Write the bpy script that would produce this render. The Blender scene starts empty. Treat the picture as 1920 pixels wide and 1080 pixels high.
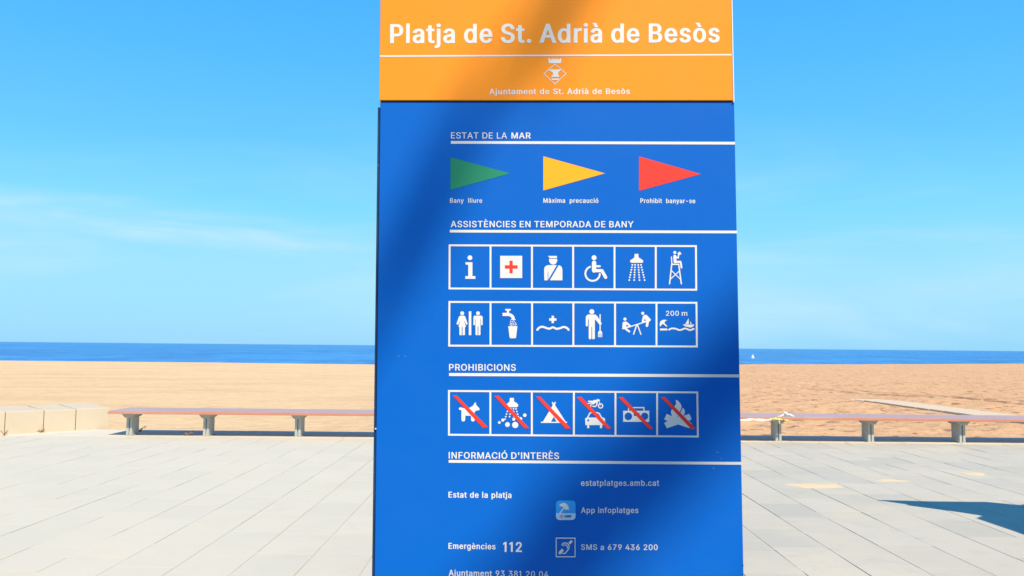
import bpy, bmesh, math, random
import numpy as np
from mathutils import Vector, Matrix
from mathutils.geometry import delaunay_2d_cdt

random.seed(7)
rng = np.random.default_rng(7)
scene = bpy.context.scene
C = scene.collection
rad = math.radians

# ------------------------------------------------------------------ camera
F = 1514.0                                  # focal length in pixels of the 1920 px wide photograph
EYE = 1.65
PITCH, ROLL = math.atan(109.5 / F), rad(0.52)
cam_d = bpy.data.cameras.new('camera')
cam_d.sensor_width = 36.0
cam_d.lens = F * 36.0 / 1920.0
cam_d.clip_start, cam_d.clip_end = 0.05, 60000
cam = bpy.data.objects.new('camera', cam_d)
C.objects.link(cam)
CAM_M = Matrix.Translation((0, 0, EYE)) @ Matrix.Rotation(rad(90) + PITCH, 4, 'X') @ Matrix.Rotation(ROLL, 4, 'Z')
cam.matrix_world = CAM_M
scene.camera = cam

# ------------------------------------------------------------------ sky, sun, exposure
SUN_EL, SUN_AZ = 50.0, 22.0                 # azimuth measured from straight behind the viewer towards the right
world = bpy.data.worlds.new('World')
scene.world = world
world.use_nodes = True
wn, wl = world.node_tree.nodes, world.node_tree.links
wn.clear()
w_out = wn.new('ShaderNodeOutputWorld')
w_bg = wn.new('ShaderNodeBackground')
w_bg.inputs['Strength'].default_value = 0.10
sky = wn.new('ShaderNodeTexSky')
sky.sky_type = 'NISHITA'
sky.sun_disc = False
sky.sun_elevation = rad(SUN_EL)
sky.sun_rotation = rad(180 - SUN_AZ)
sky.altitude = 0
sky.air_density, sky.dust_density, sky.ozone_density = 1.0, 0.6, 1.6
tc = wn.new('ShaderNodeTexCoord')
sep = wn.new('ShaderNodeSeparateXYZ')
wl.new(tc.outputs['Generated'], sep.inputs[0])
# clear-air colour by height above the horizon, the same all round, laid over the Nishita sky
ramp = wn.new('ShaderNodeValToRGB')
SKY_STOPS = [(0.0, (1.95, 4.55, 6.6)), (0.035, (2.05, 4.8, 6.8)), (0.09, (2.15, 5.0, 6.8)), (0.16, (1.40, 4.75, 6.9)), (0.24, (0.85, 3.95, 7.0)),
             (0.33, (0.58, 3.45, 7.2)), (0.42, (0.40, 3.05, 7.0)), (0.7, (0.28, 1.9, 5.2)), (1.0, (0.22, 1.5, 4.4))]
K = 8.0
el = ramp.color_ramp.elements
while len(el) < len(SKY_STOPS):
    el.new(0.5)
for e, (p, c) in zip(el, SKY_STOPS):
    e.position = p
    e.color = (c[0] / K, c[1] / K, c[2] / K, 1)
wl.new(sep.outputs['Z'], ramp.inputs[0])
scl = wn.new('ShaderNodeVectorMath'); scl.operation = 'SCALE'; scl.inputs['Scale'].default_value = K
wl.new(ramp.outputs[0], scl.inputs[0])
hs = wn.new('ShaderNodeMixRGB'); hs.inputs['Fac'].default_value = 0.92
wl.new(sky.outputs[0], hs.inputs['Color1']); wl.new(scl.outputs[0], hs.inputs['Color2'])
# thin cirrus drawn by direction
def wnoise(scale, loc, detail=6, dist=0.5, rot=0.0):
    mp = wn.new('ShaderNodeMapping')
    mp.inputs['Scale'].default_value = scale
    mp.inputs['Rotation'].default_value = (0, rad(rot), 0)
    mp.inputs['Location'].default_value = loc
    wl.new(tc.outputs['Generated'], mp.inputs['Vector'])
    cn = wn.new('ShaderNodeTexNoise')
    cn.inputs['Scale'].default_value = 1.5
    cn.inputs['Detail'].default_value = detail
    cn.inputs['Roughness'].default_value = 0.55
    cn.inputs['Distortion'].default_value = dist
    wl.new(mp.outputs[0], cn.inputs['Vector'])
    return cn.outputs['Fac']
def wmap(v, a, b_, c=0.0, d=1.0):
    r = wn.new('ShaderNodeMapRange'); r.interpolation_type = 'SMOOTHSTEP'
    for k, x in zip(('From Min', 'From Max', 'To Min', 'To Max'), (a, b_, c, d)):
        r.inputs[k].default_value = x
    wl.new(v, r.inputs['Value'])
    return r.outputs[0]
def wmath(op, a, b_):
    t = wn.new('ShaderNodeMath'); t.operation = op
    for i, x in enumerate((a, b_)):
        if isinstance(x, (int, float)):
            t.inputs[i].default_value = x
        else:
            wl.new(x, t.inputs[i])
    return t.outputs[0]
soft = wmath('MULTIPLY', wmap(wnoise((1.3, 1.3, 7.0), (2.3, 0.4, 0.25)), 0.42, 0.75, 0, 0.40), wmap(sep.outputs['Z'], 0.30, 0.10))
zz = wmath('ADD', sep.outputs['Z'], wmath('MULTIPLY', wmath('SUBTRACT', wnoise((2.2, 2.2, 5.0), (0.3, 0.1, 0.7), 4), 0.5), 0.05))
zz = wmath('ADD', zz, wmath('MULTIPLY', sep.outputs['X'], 0.045))
core = wmath('MULTIPLY', wmap(zz, 0.085, 0.112), wmap(zz, 0.150, 0.118))
strk = wmath('MULTIPLY', wmath('MULTIPLY', core, wmap(sep.outputs['X'], 0.05, -0.35)), wmap(wnoise((3.0, 3.0, 26.0), (1.1, 0.6, 0.0), 6, 0.4, 4), 0.38, 0.66, 0.15, 0.50))
cm = wmath('MAXIMUM', soft, strk)
cmix = wn.new('ShaderNodeMixRGB')
cmix.inputs['Color2'].default_value = (4.6, 5.9, 6.9, 1)
wl.new(cm, cmix.inputs['Fac'])
wl.new(hs.outputs[0], cmix.inputs['Color1'])
wl.new(cmix.outputs[0], w_bg.inputs['Color'])
wl.new(w_bg.outputs[0], w_out.inputs['Surface'])

SUN_DIR = Vector((math.cos(rad(SUN_EL)) * math.sin(rad(SUN_AZ)), -math.cos(rad(SUN_EL)) * math.cos(rad(SUN_AZ)), math.sin(rad(SUN_EL))))
sun_d = bpy.data.lights.new('sun', 'SUN')
sun_d.energy = 4.0
sun_d.angle = rad(0.53)
sun_d.color = (1.0, 0.87, 0.68)
sun = bpy.data.objects.new('sun', sun_d)
C.objects.link(sun)
sun.rotation_euler = SUN_DIR.to_track_quat('Z', 'Y').to_euler()
sun.location = SUN_DIR * 60

scene.view_settings.view_transform = 'Standard'
scene.view_settings.look = 'None'
scene.view_settings.gamma = 1
scene.view_settings.use_curve_mapping = False
scene.view_settings.exposure = 0.62
scene.cycles.max_bounces = 6
scene.cycles.use_denoising = True

# ------------------------------------------------------------------ helpers
def tag(o, label=None, cat=None, group=None, kind=None):
    for k, v in (('label', label), ('category', cat), ('group', group), ('kind', kind)):
        if v:
            o[k] = v
    return o

def empty(name, loc, rot=(0, 0, 0)):
    o = bpy.data.objects.new(name, None)
    o.empty_display_size = 0.2
    C.objects.link(o)
    o.location, o.rotation_euler = loc, rot
    return o

def mesh_obj(name, verts, faces, mats, parent=None, smooth=False, midx=None):
    me = bpy.data.meshes.new(name)
    me.from_pydata([tuple(v) for v in verts], [], [tuple(f) for f in faces])
    for m in (mats if isinstance(mats, (list, tuple)) else [mats]):
        me.materials.append(m)
    if midx is not None:
        me.polygons.foreach_set('material_index', midx)
    if smooth:
        me.polygons.foreach_set('use_smooth', [True] * len(me.polygons))
    me.update()
    o = bpy.data.objects.new(name, me)
    C.objects.link(o)
    if parent:
        o.parent = parent
    return o

class MB:
    """collects shapes, links them as one mesh object"""
    def __init__(s):
        s.bm = bmesh.new()
    def box(s, lo, hi, bevel=0.0, segs=1):
        b = bmesh.new()
        bmesh.ops.create_cube(b, size=1.0)
        lo, hi = Vector(lo), Vector(hi)
        for v in b.verts:
            v.co = Vector([(lo[i] + hi[i]) / 2 + v.co[i] * (hi[i] - lo[i]) for i in range(3)])
        if bevel:
            bmesh.ops.bevel(b, geom=b.edges[:], offset=bevel, segments=segs, affect='EDGES', profile=0.6)
        s._join(b)
        return s
    def prism(s, pts, axis, lo, hi, bevel=0.0):
        """outline pts (a, b) extruded along axis from lo to hi"""
        b = bmesh.new()
        def P(a, c, t):
            return {'x': (t, a, c), 'y': (a, t, c), 'z': (a, c, t)}[axis]
        v0 = [b.verts.new(P(a, c, lo)) for a, c in pts]
        v1 = [b.verts.new(P(a, c, hi)) for a, c in pts]
        b.faces.new(v0)
        b.faces.new(v1[::-1])
        n = len(pts)
        for i in range(n):
            b.faces.new((v0[i], v1[i], v1[(i + 1) % n], v0[(i + 1) % n]))
        bmesh.ops.recalc_face_normals(b, faces=b.faces[:])
        if bevel:
            bmesh.ops.bevel(b, geom=b.edges[:], offset=bevel, segments=1, affect='EDGES')
        s._join(b)
        return s
    def tube(s, path, radii, n=10):
        path = [Vector(p) for p in path]
        rings = []
        for i, p in enumerate(path):
            t = (path[min(i + 1, len(path) - 1)] - path[max(i - 1, 0)]).normalized()
            u = t.orthogonal().normalized() if i == 0 else (rings_u - t * rings_u.dot(t)).normalized()
            rings_u = u
            w = t.cross(u)
            r = radii[i] if isinstance(radii, (list, tuple)) else radii
            rings.append([s.bm.verts.new(p + (u * math.cos(2 * math.pi * k / n) + w * math.sin(2 * math.pi * k / n)) * r) for k in range(n)])
        for a, b in zip(rings, rings[1:]):
            for k in range(n):
                s.bm.faces.new((a[k], a[(k + 1) % n], b[(k + 1) % n], b[k]))
        s.bm.faces.new(rings[0][::-1]); s.bm.faces.new(rings[-1])
        return s
    def quad(s, *pts):
        s.bm.faces.new([s.bm.verts.new(p) for p in pts])
        return s
    def _join(s, b):
        me = bpy.data.meshes.new('tmp')
        b.to_mesh(me); b.free()
        s.bm.from_mesh(me)
        bpy.data.meshes.remove(me)
    def build(s, name, mat, parent=None, smooth=False):
        me = bpy.data.meshes.new(name)
        s.bm.to_mesh(me); s.bm.free()
        me.materials.append(mat)
        if smooth:
            me.polygons.foreach_set('use_smooth', [True] * len(me.polygons))
        o = bpy.data.objects.new(name, me)
        C.objects.link(o)
        if parent:
            o.parent = parent
        return o

class Mat:
    """principled material with small helpers"""
    def __init__(s, name, col, rough=0.6, spec=0.5, metallic=0.0):
        s.m = bpy.data.materials.new(name)
        s.m.use_nodes = True
        s.n, s.l = s.m.node_tree.nodes, s.m.node_tree.links
        s.b = s.n['Principled BSDF']
        s.b.inputs['Base Color'].default_value = (*col, 1)
        s.b.inputs['Roughness'].default_value = rough
        s.b.inputs['Specular IOR Level'].default_value = spec
        s.b.inputs['Metallic'].default_value = metallic
        s.col = None
        s.c0 = (*col, 1)
    def coord(s, scale=(1, 1, 1), kind='Object', loc=(0, 0, 0)):
        if kind == 'World':
            g = s.n.new('ShaderNodeNewGeometry'); src = g.outputs['Position']
        else:
            t = s.n.new('ShaderNodeTexCoord'); src = t.outputs[kind]
        m = s.n.new('ShaderNodeMapping')
        m.inputs['Scale'].default_value = scale
        m.inputs['Location'].default_value = loc
        s.l.new(src, m.inputs['Vector'])
        return m.outputs[0]
    def noise(s, scale, detail=4, rough=0.55, vec=None, dist=0.0):
        t = s.n.new('ShaderNodeTexNoise')
        t.inputs['Scale'].default_value = scale
        t.inputs['Detail'].default_value = detail
        t.inputs['Roughness'].default_value = rough
        t.inputs['Distortion'].default_value = dist
        if vec is not None:
            s.l.new(vec, t.inputs['Vector'])
        return t.outputs['Fac']
    def rng(s, v, a, b, c=0.0, d=1.0):
        t = s.n.new('ShaderNodeMapRange')
        for k, x in zip(('From Min', 'From Max', 'To Min', 'To Max'), (a, b, c, d)):
            t.inputs[k].default_value = x
        s.l.new(v, t.inputs['Value'])
        return t.outputs[0]
    def math(s, op, a, b):
        t = s.n.new('ShaderNodeMath'); t.operation = op
        for i, x in enumerate((a, b)):
            if isinstance(x, (int, float)):
                t.inputs[i].default_value = x
            else:
                s.l.new(x, t.inputs[i])
        return t.outputs[0]
    def mix(s, fac, col):
        """blend the colour so far towards col (a tuple) by fac"""
        t = s.n.new('ShaderNodeMixRGB')
        if s.col is None:
            t.inputs['Color1'].default_value = s.c0
        else:
            s.l.new(s.col, t.inputs['Color1'])
        t.inputs['Color2'].default_value = (*col, 1)
        if isinstance(fac, (int, float)):
            t.inputs['Fac'].default_value = fac
        else:
            s.l.new(fac, t.inputs['Fac'])
        s.col = t.outputs[0]
        s.l.new(s.col, s.b.inputs['Base Color'])
        return s
    def bump(s, h, strength, dist):
        t = s.n.new('ShaderNodeBump')
        t.inputs['Strength'].default_value = strength
        t.inputs['Distance'].default_value = dist
        s.l.new(h, t.inputs['Height'])
        if getattr(s, 'last_bump', None) is not None:
            s.l.new(s.last_bump, t.inputs['Normal'])
        s.last_bump = t.outputs[0]
        s.l.new(t.outputs[0], s.b.inputs['Normal'])
        return s
    def rough_by(s, v):
        s.l.new(v, s.b.inputs['Roughness'])
        return s

def ray(px, py):
    """direction in the place of a point of the photograph"""
    return CAM_M.to_3x3() @ Vector(((px - 960) / F, -(py - 540) / F, -1))

def ground(px, py, z=0.0):
    d = ray(px, py)
    return Vector((0, 0, EYE)) + d * ((z - EYE) / d.z)

# ------------------------------------------------------------------ materials
def paint(name, col, rough=0.42, dirt=0.06):
    m = Mat(name, col, rough, 0.14)
    v = m.coord((1, 1, 1))
    m.mix(m.rng(m.noise(5.0, 5, 0.6, v), 0.45, 0.8, 0, dirt), (0.62, 0.60, 0.55))
    m.mix(m.rng(m.noise(90.0, 3, 0.6, v), 0.66, 0.80, 0, dirt * 2.2), (0.75, 0.74, 0.70))
    m.rough_by(m.rng(m.noise(7, 4, 0.6, v), 0.3, 0.7, rough - 0.06, rough + 0.10))
    return m
M = {}
M['sign_blue'] = paint('sign_blue_enamel', (0.001, 0.122, 0.54), 0.55, 0.006).m
M['sign_orange'] = paint('sign_orange_enamel', (0.92, 0.300, 0.021), 0.50, 0.02).m
M['sign_white'] = Mat('white_print', (0.72, 0.72, 0.70), 0.5, 0.3).m
M['print_green'] = Mat('green_print', (0.015, 0.24, 0.13), 0.5, 0.3).m
M['print_yellow'] = Mat('yellow_print', (0.93, 0.42, 0.012), 0.5, 0.3).m
M['print_red'] = Mat('red_print', (0.85, 0.045, 0.03), 0.5, 0.3).m
M['print_sky'] = Mat('light_blue_print', (0.03, 0.36, 0.85), 0.5, 0.3).m
M['print_pale'] = Mat('pale_blue_print', (0.45, 0.66, 0.90), 0.5, 0.3).m
M['print_dark'] = Mat('dark_print', (0.02, 0.03, 0.05), 0.5, 0.3).m
M['sign_navy'] = paint('sign_navy_metal', (0.012, 0.045, 0.11), 0.45, 0.06).m
M['sign_edge'] = Mat('pale_edge_metal', (0.80, 0.76, 0.72), 0.4, 0.5).m
M['dark_gap'] = Mat('near_black', (0.03, 0.03, 0.03), 0.8).m

m = Mat('paving_stone', (0.465, 0.432, 0.355), 0.85, 0.25)
g = m.n.new('ShaderNodeNewGeometry'); oi = m.n.new('ShaderNodeObjectInfo')
r1 = m.math('FRACT', m.math('ADD', g.outputs['Random Per Island'], oi.outputs['Random']), 0)
v = m.coord((1, 1, 1), 'World')
m.mix(m.rng(r1, 0.0, 1.0, 0, 0.45), (0.515, 0.482, 0.40))
r2 = m.math('FRACT', m.math('MULTIPLY', r1, 7.31), 0)
m.mix(m.rng(r2, 0.5, 1.0, 0, 0.6), (0.385, 0.378, 0.33))
m.mix(m.rng(m.noise(0.55, 5, 0.6, v, 0.4), 0.48, 0.72, 0, 0.45), (0.60, 0.535, 0.40))   # drifted sand dust
m.mix(m.rng(m.noise(3.2, 6, 0.65, v), 0.52, 0.78, 0, 0.5), (0.38, 0.35, 0.29))
m.mix(m.rng(m.noise(1.7, 6, 0.7, m.coord((1, 0.6, 1), 'World', (5, 3, 0)), 0.8), 0.60, 0.68, 0, 0.35), (0.50, 0.49, 0.36))
m.mix(m.rng(m.noise(70, 3, 0.7, v), 0.55, 0.8, 0, 0.35), (0.33, 0.32, 0.30))
# cream drift on the left half of the promenade
sx = m.n.new('ShaderNodeSeparateXYZ'); m.l.new(v, sx.inputs[0])
m.mix(m.rng(m.math('ADD', sx.outputs['X'], m.math('MULTIPLY', m.noise(0.8, 4, 0.5, v), 4.0)), 3.2, -0.5, 0, 0.60), (0.61, 0.565, 0.45))
m.bump(m.noise(60, 5, 0.7, v), 0.25, 0.004)
m.bump(m.noise(9, 4, 0.6, v), 0.2, 0.006)
M['paving'] = m.m

m = Mat('joint_sand', (0.26, 0.24, 0.195), 0.95, 0.1)
v = m.coord((1, 1, 1), 'World')
m.mix(m.rng(m.noise(1.3, 4, 0.6, v), 0.4, 0.7, 0, 0.7), (0.44, 0.39, 0.29))
sx = m.n.new('ShaderNodeSeparateXYZ'); m.l.new(v, sx.inputs[0])
m.mix(m.rng(m.math('ADD', sx.outputs['X'], m.math('MULTIPLY', m.noise(0.7, 4, 0.5, v), 5.0)), 5.8, 1.8, 0, 0.9), (0.54, 0.49, 0.38))
m.mix(m.rng(m.noise(2.6, 4, 0.6, v, 0.5), 0.62, 0.75, 0, 0.5), (0.30, 0.33, 0.16))
M['joint'] = m.m

def sand_mat(name, left, right, dark):
    m = Mat(name, left, 0.95, 0.12)
    v = m.coord((1, 1, 1), 'World')
    sx = m.n.new('ShaderNodeSeparateXYZ'); m.l.new(v, sx.inputs[0])
    wob = m.math('MULTIPLY', m.noise(0.16, 4, 0.6, v), 5.0)
    m.mix(m.rng(m.math('ADD', sx.outputs['X'], wob), -4, 9, 0, 0.9), right)
    v2 = m.coord((0.5, 1.0, 1.0), 'World')
    m.mix(m.rng(m.noise(0.25, 6, 0.6, v2), 0.45, 0.75, 0, 0.45), tuple(0.80 * c for c in right))
    m.mix(m.rng(m.noise(2.5, 5, 0.7, v2), 0.55, 0.80, 0, 0.55), dark)
    m.mix(m.rng(m.noise(1.1, 5, 0.6, v), 0.56, 0.8, 0, 0.45), tuple(min(0.9, 1.15 * c) for c in left))
    fl = m.math('MULTIPLY', m.rng(m.noise(4.2, 3, 0.6, m.coord((0.45, 0.9, 1.0), 'World')), 0.575, 0.64, 0, 1), m.rng(m.math('ADD', sx.outputs['X'], wob), -3, 6, 0.10, 1.0))
    m.mix(fl, dark)
    rut = m.math('ADD', m.math('SUBTRACT', sx.outputs['X'], m.math('MULTIPLY', m.math('SUBTRACT', 35.0, sx.outputs['Y']), 0.17)), m.math('MULTIPLY', m.noise(0.5, 4, 0.6, v), 1.4))
    rm = m.math('MAXIMUM', m.rng(m.math('ABSOLUTE', m.math('SUBTRACT', rut, 16.5), 0), 0.50, 0.15, 0, 1), m.rng(m.math('ABSOLUTE', m.math('SUBTRACT', rut, 17.9), 0), 0.35, 0.10, 0, 0.6))
    rm = m.math('MULTIPLY', rm, m.rng(sx.outputs['Y'], 46, 32, 0, 1))
    m.mix(m.math('MULTIPLY', rm, m.rng(m.noise(2.2, 4, 0.7, v), 0.38, 0.52, 0.1, 1.0)), tuple(0.8 * c for c in dark))
    m.bump(m.noise(2.2, 6, 0.7, v), 0.8, 0.14)
    m.bump(m.noise(14, 6, 0.75, v), 0.6, 0.03)
    return m.m
M['sand'] = sand_mat('beach_sand', (0.70, 0.50, 0.28), (0.625, 0.37, 0.195), (0.32, 0.17, 0.10))

m = Mat('sea_water', (0.004, 0.10, 0.38), 0.28, 0.35)
v = m.coord((0.05, 0.022, 1), 'World')
m.mix(m.rng(m.noise(0.6, 6, 0.6, v), 0.47, 0.58, 0, 0.85), (0.015, 0.20, 0.55))
v3 = m.coord((0.10, 0.06, 1), 'World')
m.mix(m.rng(m.noise(1.0, 5, 0.65, v3), 0.54, 0.66, 0, 0.8), (0.06, 0.34, 0.70))
m.mix(m.rng(m.noise(1.6, 5, 0.65, m.coord((0.07, 0.05, 1), 'World', (9, 4, 0))), 0.56, 0.68, 0, 0.75), (0.003, 0.075, 0.28))
m.bump(m.noise(1.5, 5, 0.6, v3), 0.8, 1.2)
m.bump(m.noise(1.2, 5, 0.6, m.coord((1, 1, 1), 'World')), 0.7, 0.5)
M['sea'] = m.m

m = Mat('pale_concrete', (0.565, 0.475, 0.345), 0.9, 0.2)
v = m.coord((1, 1, 1), 'World')
m.mix(m.rng(m.noise(1.8, 5, 0.6, v), 0.4, 0.75, 0, 0.6), (0.60, 0.53, 0.41))
m.mix(m.rng(m.noise(9, 5, 0.7, v), 0.58, 0.8, 0, 0.35), (0.46, 0.41, 0.32))
m.bump(m.noise(40, 5, 0.7, v), 0.3, 0.006)
M['block'] = m.m

m = Mat('kerb_stone', (0.60, 0.555, 0.45), 0.9, 0.2)
v = m.coord((1, 1, 1), 'World')
m.mix(m.rng(m.noise(3, 5, 0.6, v), 0.4, 0.75, 0, 0.5), (0.50, 0.47, 0.40))
m.bump(m.noise(40, 5, 0.7, v), 0.3, 0.005)
M['kerb'] = m.m

m = Mat('bench_timber', (0.50, 0.19, 0.11), 0.36, 0.9)
m.b.inputs['Coat Weight'].default_value = 0.45
m.b.inputs['Coat Roughness'].default_value = 0.22
v = m.coord((0.6, 9, 9), 'World')
m.mix(m.rng(m.noise(4, 6, 0.65, v), 0.35, 0.75, 0, 0.7), (0.58, 0.27, 0.17))
m.mix(m.rng(m.noise(1.0, 5, 0.6, m.coord((1, 1, 1), 'World')), 0.5, 0.75, 0, 0.45), (0.58, 0.38, 0.32))
m.bump(m.noise(10, 5, 0.6, v), 0.25, 0.004)
M['timber'] = m.m

m = Mat('galvanised_steel', (0.42, 0.45, 0.42), 0.5, 0.5, 0.15)
v = m.coord((1, 1, 1), 'World')
m.mix(m.rng(m.noise(14, 4, 0.7, v), 0.4, 0.7, 0, 0.6), (0.54, 0.55, 0.50))
m.mix(m.rng(m.noise(5, 4, 0.7, v), 0.62, 0.8, 0, 0.5), (0.34, 0.20, 0.13))
M['steel'] = m.m

M['tape_white'] = Mat('white_plastic', (0.80, 0.79, 0.74), 0.4).m
M['tape_yellow'] = Mat('yellow_plastic', (0.85, 0.70, 0.06), 0.4).m
M['dry_plant'] = Mat('dry_stem', (0.38, 0.21, 0.10), 0.8).m
m = Mat('palm_leaf', (0.055, 0.10, 0.025), 0.55)
m.mix(m.rng(m.noise(3, 3), 0.4, 0.7, 0, 0.7), (0.09, 0.12, 0.03))
M['palm_leaf'] = m.m
m = Mat('palm_bark', (0.19, 0.14, 0.09), 0.9)
m.mix(m.rng(m.noise(6, 5, 0.7, m.coord((1, 1, 6))), 0.4, 0.7, 0, 0.8), (0.10, 0.07, 0.045))
m.bump(m.noise(5, 5, 0.7, m.coord((1, 1, 6))), 0.8, 0.03)
M['palm_bark'] = m.m
m = Mat('walkway_boards', (0.60, 0.47, 0.33), 0.9, 0.2)
v = m.coord((1, 1, 1), 'World')
m.mix(m.rng(m.noise(2.0, 5, 0.6, v), 0.42, 0.72, 0, 0.7), (0.64, 0.51, 0.36))
M['boards'] = m.m
m = Mat('added_asphalt', (0.055, 0.055, 0.055), 0.9, 0.2)
m.mix(m.rng(m.noise(30, 4, 0.7, m.coord((1, 1, 1), 'World')), 0.4, 0.8, 0, 0.8), (0.10, 0.10, 0.098))
M['added_asphalt'] = m.m
M['sail'] = Mat('sail_cloth', (0.85, 0.85, 0.83), 0.7).m
M['hull'] = Mat('hull_paint', (0.75, 0.62, 0.55), 0.3).m

# ------------------------------------------------------------------ sea and beach
SEA_Z = -2.6
sea_rows = [95, 130, 170, 230, 320, 480, 800, 1500, 4000, 12000, 40000]
sv, sf = [], []
for y in sea_rows:
    for k in range(-8, 9):
        sv.append((k / 8 * max(900, y * 1.4), y, SEA_Z))
for j in range(len(sea_rows) - 1):
    for k in range(16):
        a = j * 17 + k
        sf.append((a, a + 1, a + 18, a + 17))
tag(mesh_obj('sea', sv, sf, M['sea']), kind='structure')

Y_EDGE = 15.55                                # where the promenade ends and the sand starts
CR_X = np.array([-4000, -600, -200, -73, -19, 39, 109, 300, 900, 4000.0])
CR_Y = np.array([330, 200, 128, 116, 112, 137, 172, 250, 420, 700.0])

def vnoise(x, y, seed):
    """smooth value noise on arrays"""
    r = np.random.default_rng(seed).random((256, 256))
    xi, yi = np.floor(x).astype(int), np.floor(y).astype(int)
    fx, fy = x - xi, y - yi
    fx, fy = fx * fx * (3 - 2 * fx), fy * fy * (3 - 2 * fy)
    a, b = r[xi % 256, yi % 256], r[(xi + 1) % 256, yi % 256]
    c, d = r[xi % 256, (yi + 1) % 256], r[(xi + 1) % 256, (yi + 1) % 256]
    return (a * (1 - fx) + b * fx) * (1 - fy) + (c * (1 - fx) + d * fx) * fy - 0.5

NU, NV = 460, 330
u = np.linspace(-1, 1, NU)
u = np.sign(u) * (0.42 * np.abs(u) + 0.58 * np.abs(u) ** 5)      # dense in the middle, reaching far out
t = np.linspace(0, 1, NV)
tt = (np.exp(4.6 * t) - 1) / (math.exp(4.6) - 1)                 # fine rows near, coarse rows far
U, T = np.meshgrid(u, tt)
W = 26 + 0 * T + T * 240
X = U * W * np.where(np.abs(U) > 0.6, 1 + (np.abs(U) - 0.6) * 8, 1)
crest = np.interp(X, CR_X, CR_Y)
crest = crest + 2.2 * vnoise(X / 23.0, X * 0 + 3, 5)
Y = Y_EDGE + T * (crest * 1.30 - Y_EDGE)
tc_ = (Y - Y_EDGE) / (crest - Y_EDGE)
Z = -0.06 - 0.94 * np.clip(tc_, 0, 1)
Z -= 2.6 * np.clip(tc_ - 1, 0, 1) / 0.26
rough_side = np.clip((X + 3) / 7, 0.28, 1.0)                     # trodden on the right, raked on the left
near = np.clip((Y - Y_EDGE) / 1.6, 0, 1) ** 1.3
foot = np.minimum(vnoise(X / 0.34, Y / 0.34, 1) + 0.05, 0.12) * 0.15 + vnoise(X / 0.15, Y / 0.15, 2) * 0.030
foot *= 0.6 + 0.8 * np.clip(vnoise(X / 3.1, Y / 3.1, 9) + 0.5, 0, 1)
roll = vnoise(X / 2.3, Y / 2.3, 3) * 0.07 + vnoise(X / 7, Y / 7, 4) * 0.16
fade = np.clip(1 - (tc_ - 0.93) / 0.1, 0, 1)
on_path = np.exp(-(np.clip(np.abs(X - 13.05) - 0.75, 0, 9) / 0.35) ** 2) * (Y < 33)
Z += near * fade * rough_side * (foot + roll) * (1 - 0.85 * on_path)
clump = vnoise(X / 0.22, Y / 0.22, 12) + 0.5
for x0 in (16.5, 17.7, 27.5, 29.2):                              # wheel ruts running to the water
    cx = x0 - 0.7 + (35 - Y) * 0.17 + 0.4 * vnoise(Y / 6, Y * 0, 6)
    Z += near * (Y < 60) * np.exp(-((X - cx) / 0.22) ** 2) * (0.11 * clump - 0.07)
pts = np.stack([X, Y, Z], -1).reshape(-1, 3)
idx = np.arange(NU * NV).reshape(NV, NU)
quads = np.stack([idx[:-1, :-1], idx[:-1, 1:], idx[1:, 1:], idx[1:, :-1]], -1).reshape(-1, 4)
me = bpy.data.meshes.new('sand_beach')
me.vertices.add(len(pts)); me.vertices.foreach_set('co', pts.ravel())
me.loops.add(quads.size); me.loops.foreach_set('vertex_index', quads.ravel())
me.polygons.add(len(quads)); me.polygons.foreach_set('loop_start', np.arange(0, quads.size, 4))
me.polygons.foreach_set('use_smooth', np.ones(len(quads), bool))
me.update(calc_edges=True); me.validate()
me.materials.append(M['sand'])
beach = bpy.data.objects.new('sand_beach', me)
C.objects.link(beach)
tag(beach, kind='structure')

# land behind and beside the paved promenade
tag(mesh_obj('added_road', [(-200, -15, -0.006), (200, -15, -0.006), (200, -0.6, -0.006), (-200, -0.6, -0.006)], [(0, 1, 2, 3)], M['added_asphalt']), kind='structure')  # dark strip added out of view to cut light bounced onto the sign
tag(mesh_obj('ground', [(-900, -900, -0.045), (900, -900, -0.045), (900, Y_EDGE - 0.02, -0.045), (-900, Y_EDGE - 0.02, -0.045)], [(0, 1, 2, 3)], M['joint']), kind='structure')

# ------------------------------------------------------------------ promenade paving
PW, PL, GAP = 0.465, 0.70, 0.007
PX0, PY1 = 2.18, 14.46
prom = mesh_obj('promenade_pavement', [(-14, -0.58, -0.006), (16, -0.58, -0.006), (16, PY1, -0.006), (-14, PY1, -0.006)], [(0, 1, 2, 3)], M['joint'])
tag(prom, kind='structure')
def slab_geo(w, l, h, c):
    a, b = w / 2, l / 2
    v = [(-a, -b, -0.03), (a, -b, -0.03), (a, b, -0.03), (-a, b, -0.03),
         (-a, -b, h - c), (a, -b, h - c), (a, b, h - c), (-a, b, h - c),
         (-a + c, -b + c, h), (a - c, -b + c, h), (a - c, b - c, h), (-a + c, b - c, h)]
    f = [(8, 9, 10, 11)]
    for i in range(4):
        j = (i + 1) % 4
        f += [(i, j, 4 + j, 4 + i), (4 + i, 4 + j, 8 + j, 8 + i)]
    return v, f
slabs = []
for i in range(-35, 30):
    x = PX0 + (i + 0.5) * PW
    if x < -14 + PW or x > 16 - PW:
        continue
    off = random.random() * PL
    y = PY1
    first = True
    while y > 0.15:
        l = off if first else PL
        first = False
        if l > 0.12:
            slabs.append((x, y - l / 2, PW - GAP * random.uniform(0.5, 1.5), l - 0.0035, random.uniform(-0.0016, 0.0016), random.gauss(0, 0.0022), random.gauss(0, 0.0022)))
        y -= l
def in_view(x, y):
    if y < 5.2 or abs(x) > 0.66 * y:
        return False
    return not (-0.145 * y - 0.1 < x < 0.275 * y + 0.1 and y > 2)       # hidden behind the sign
vis = sorted([s for s in slabs if in_view(s[0], s[1])], key=lambda s: s[1])[:300]
vset = set(id(s) for s in vis)
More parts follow.
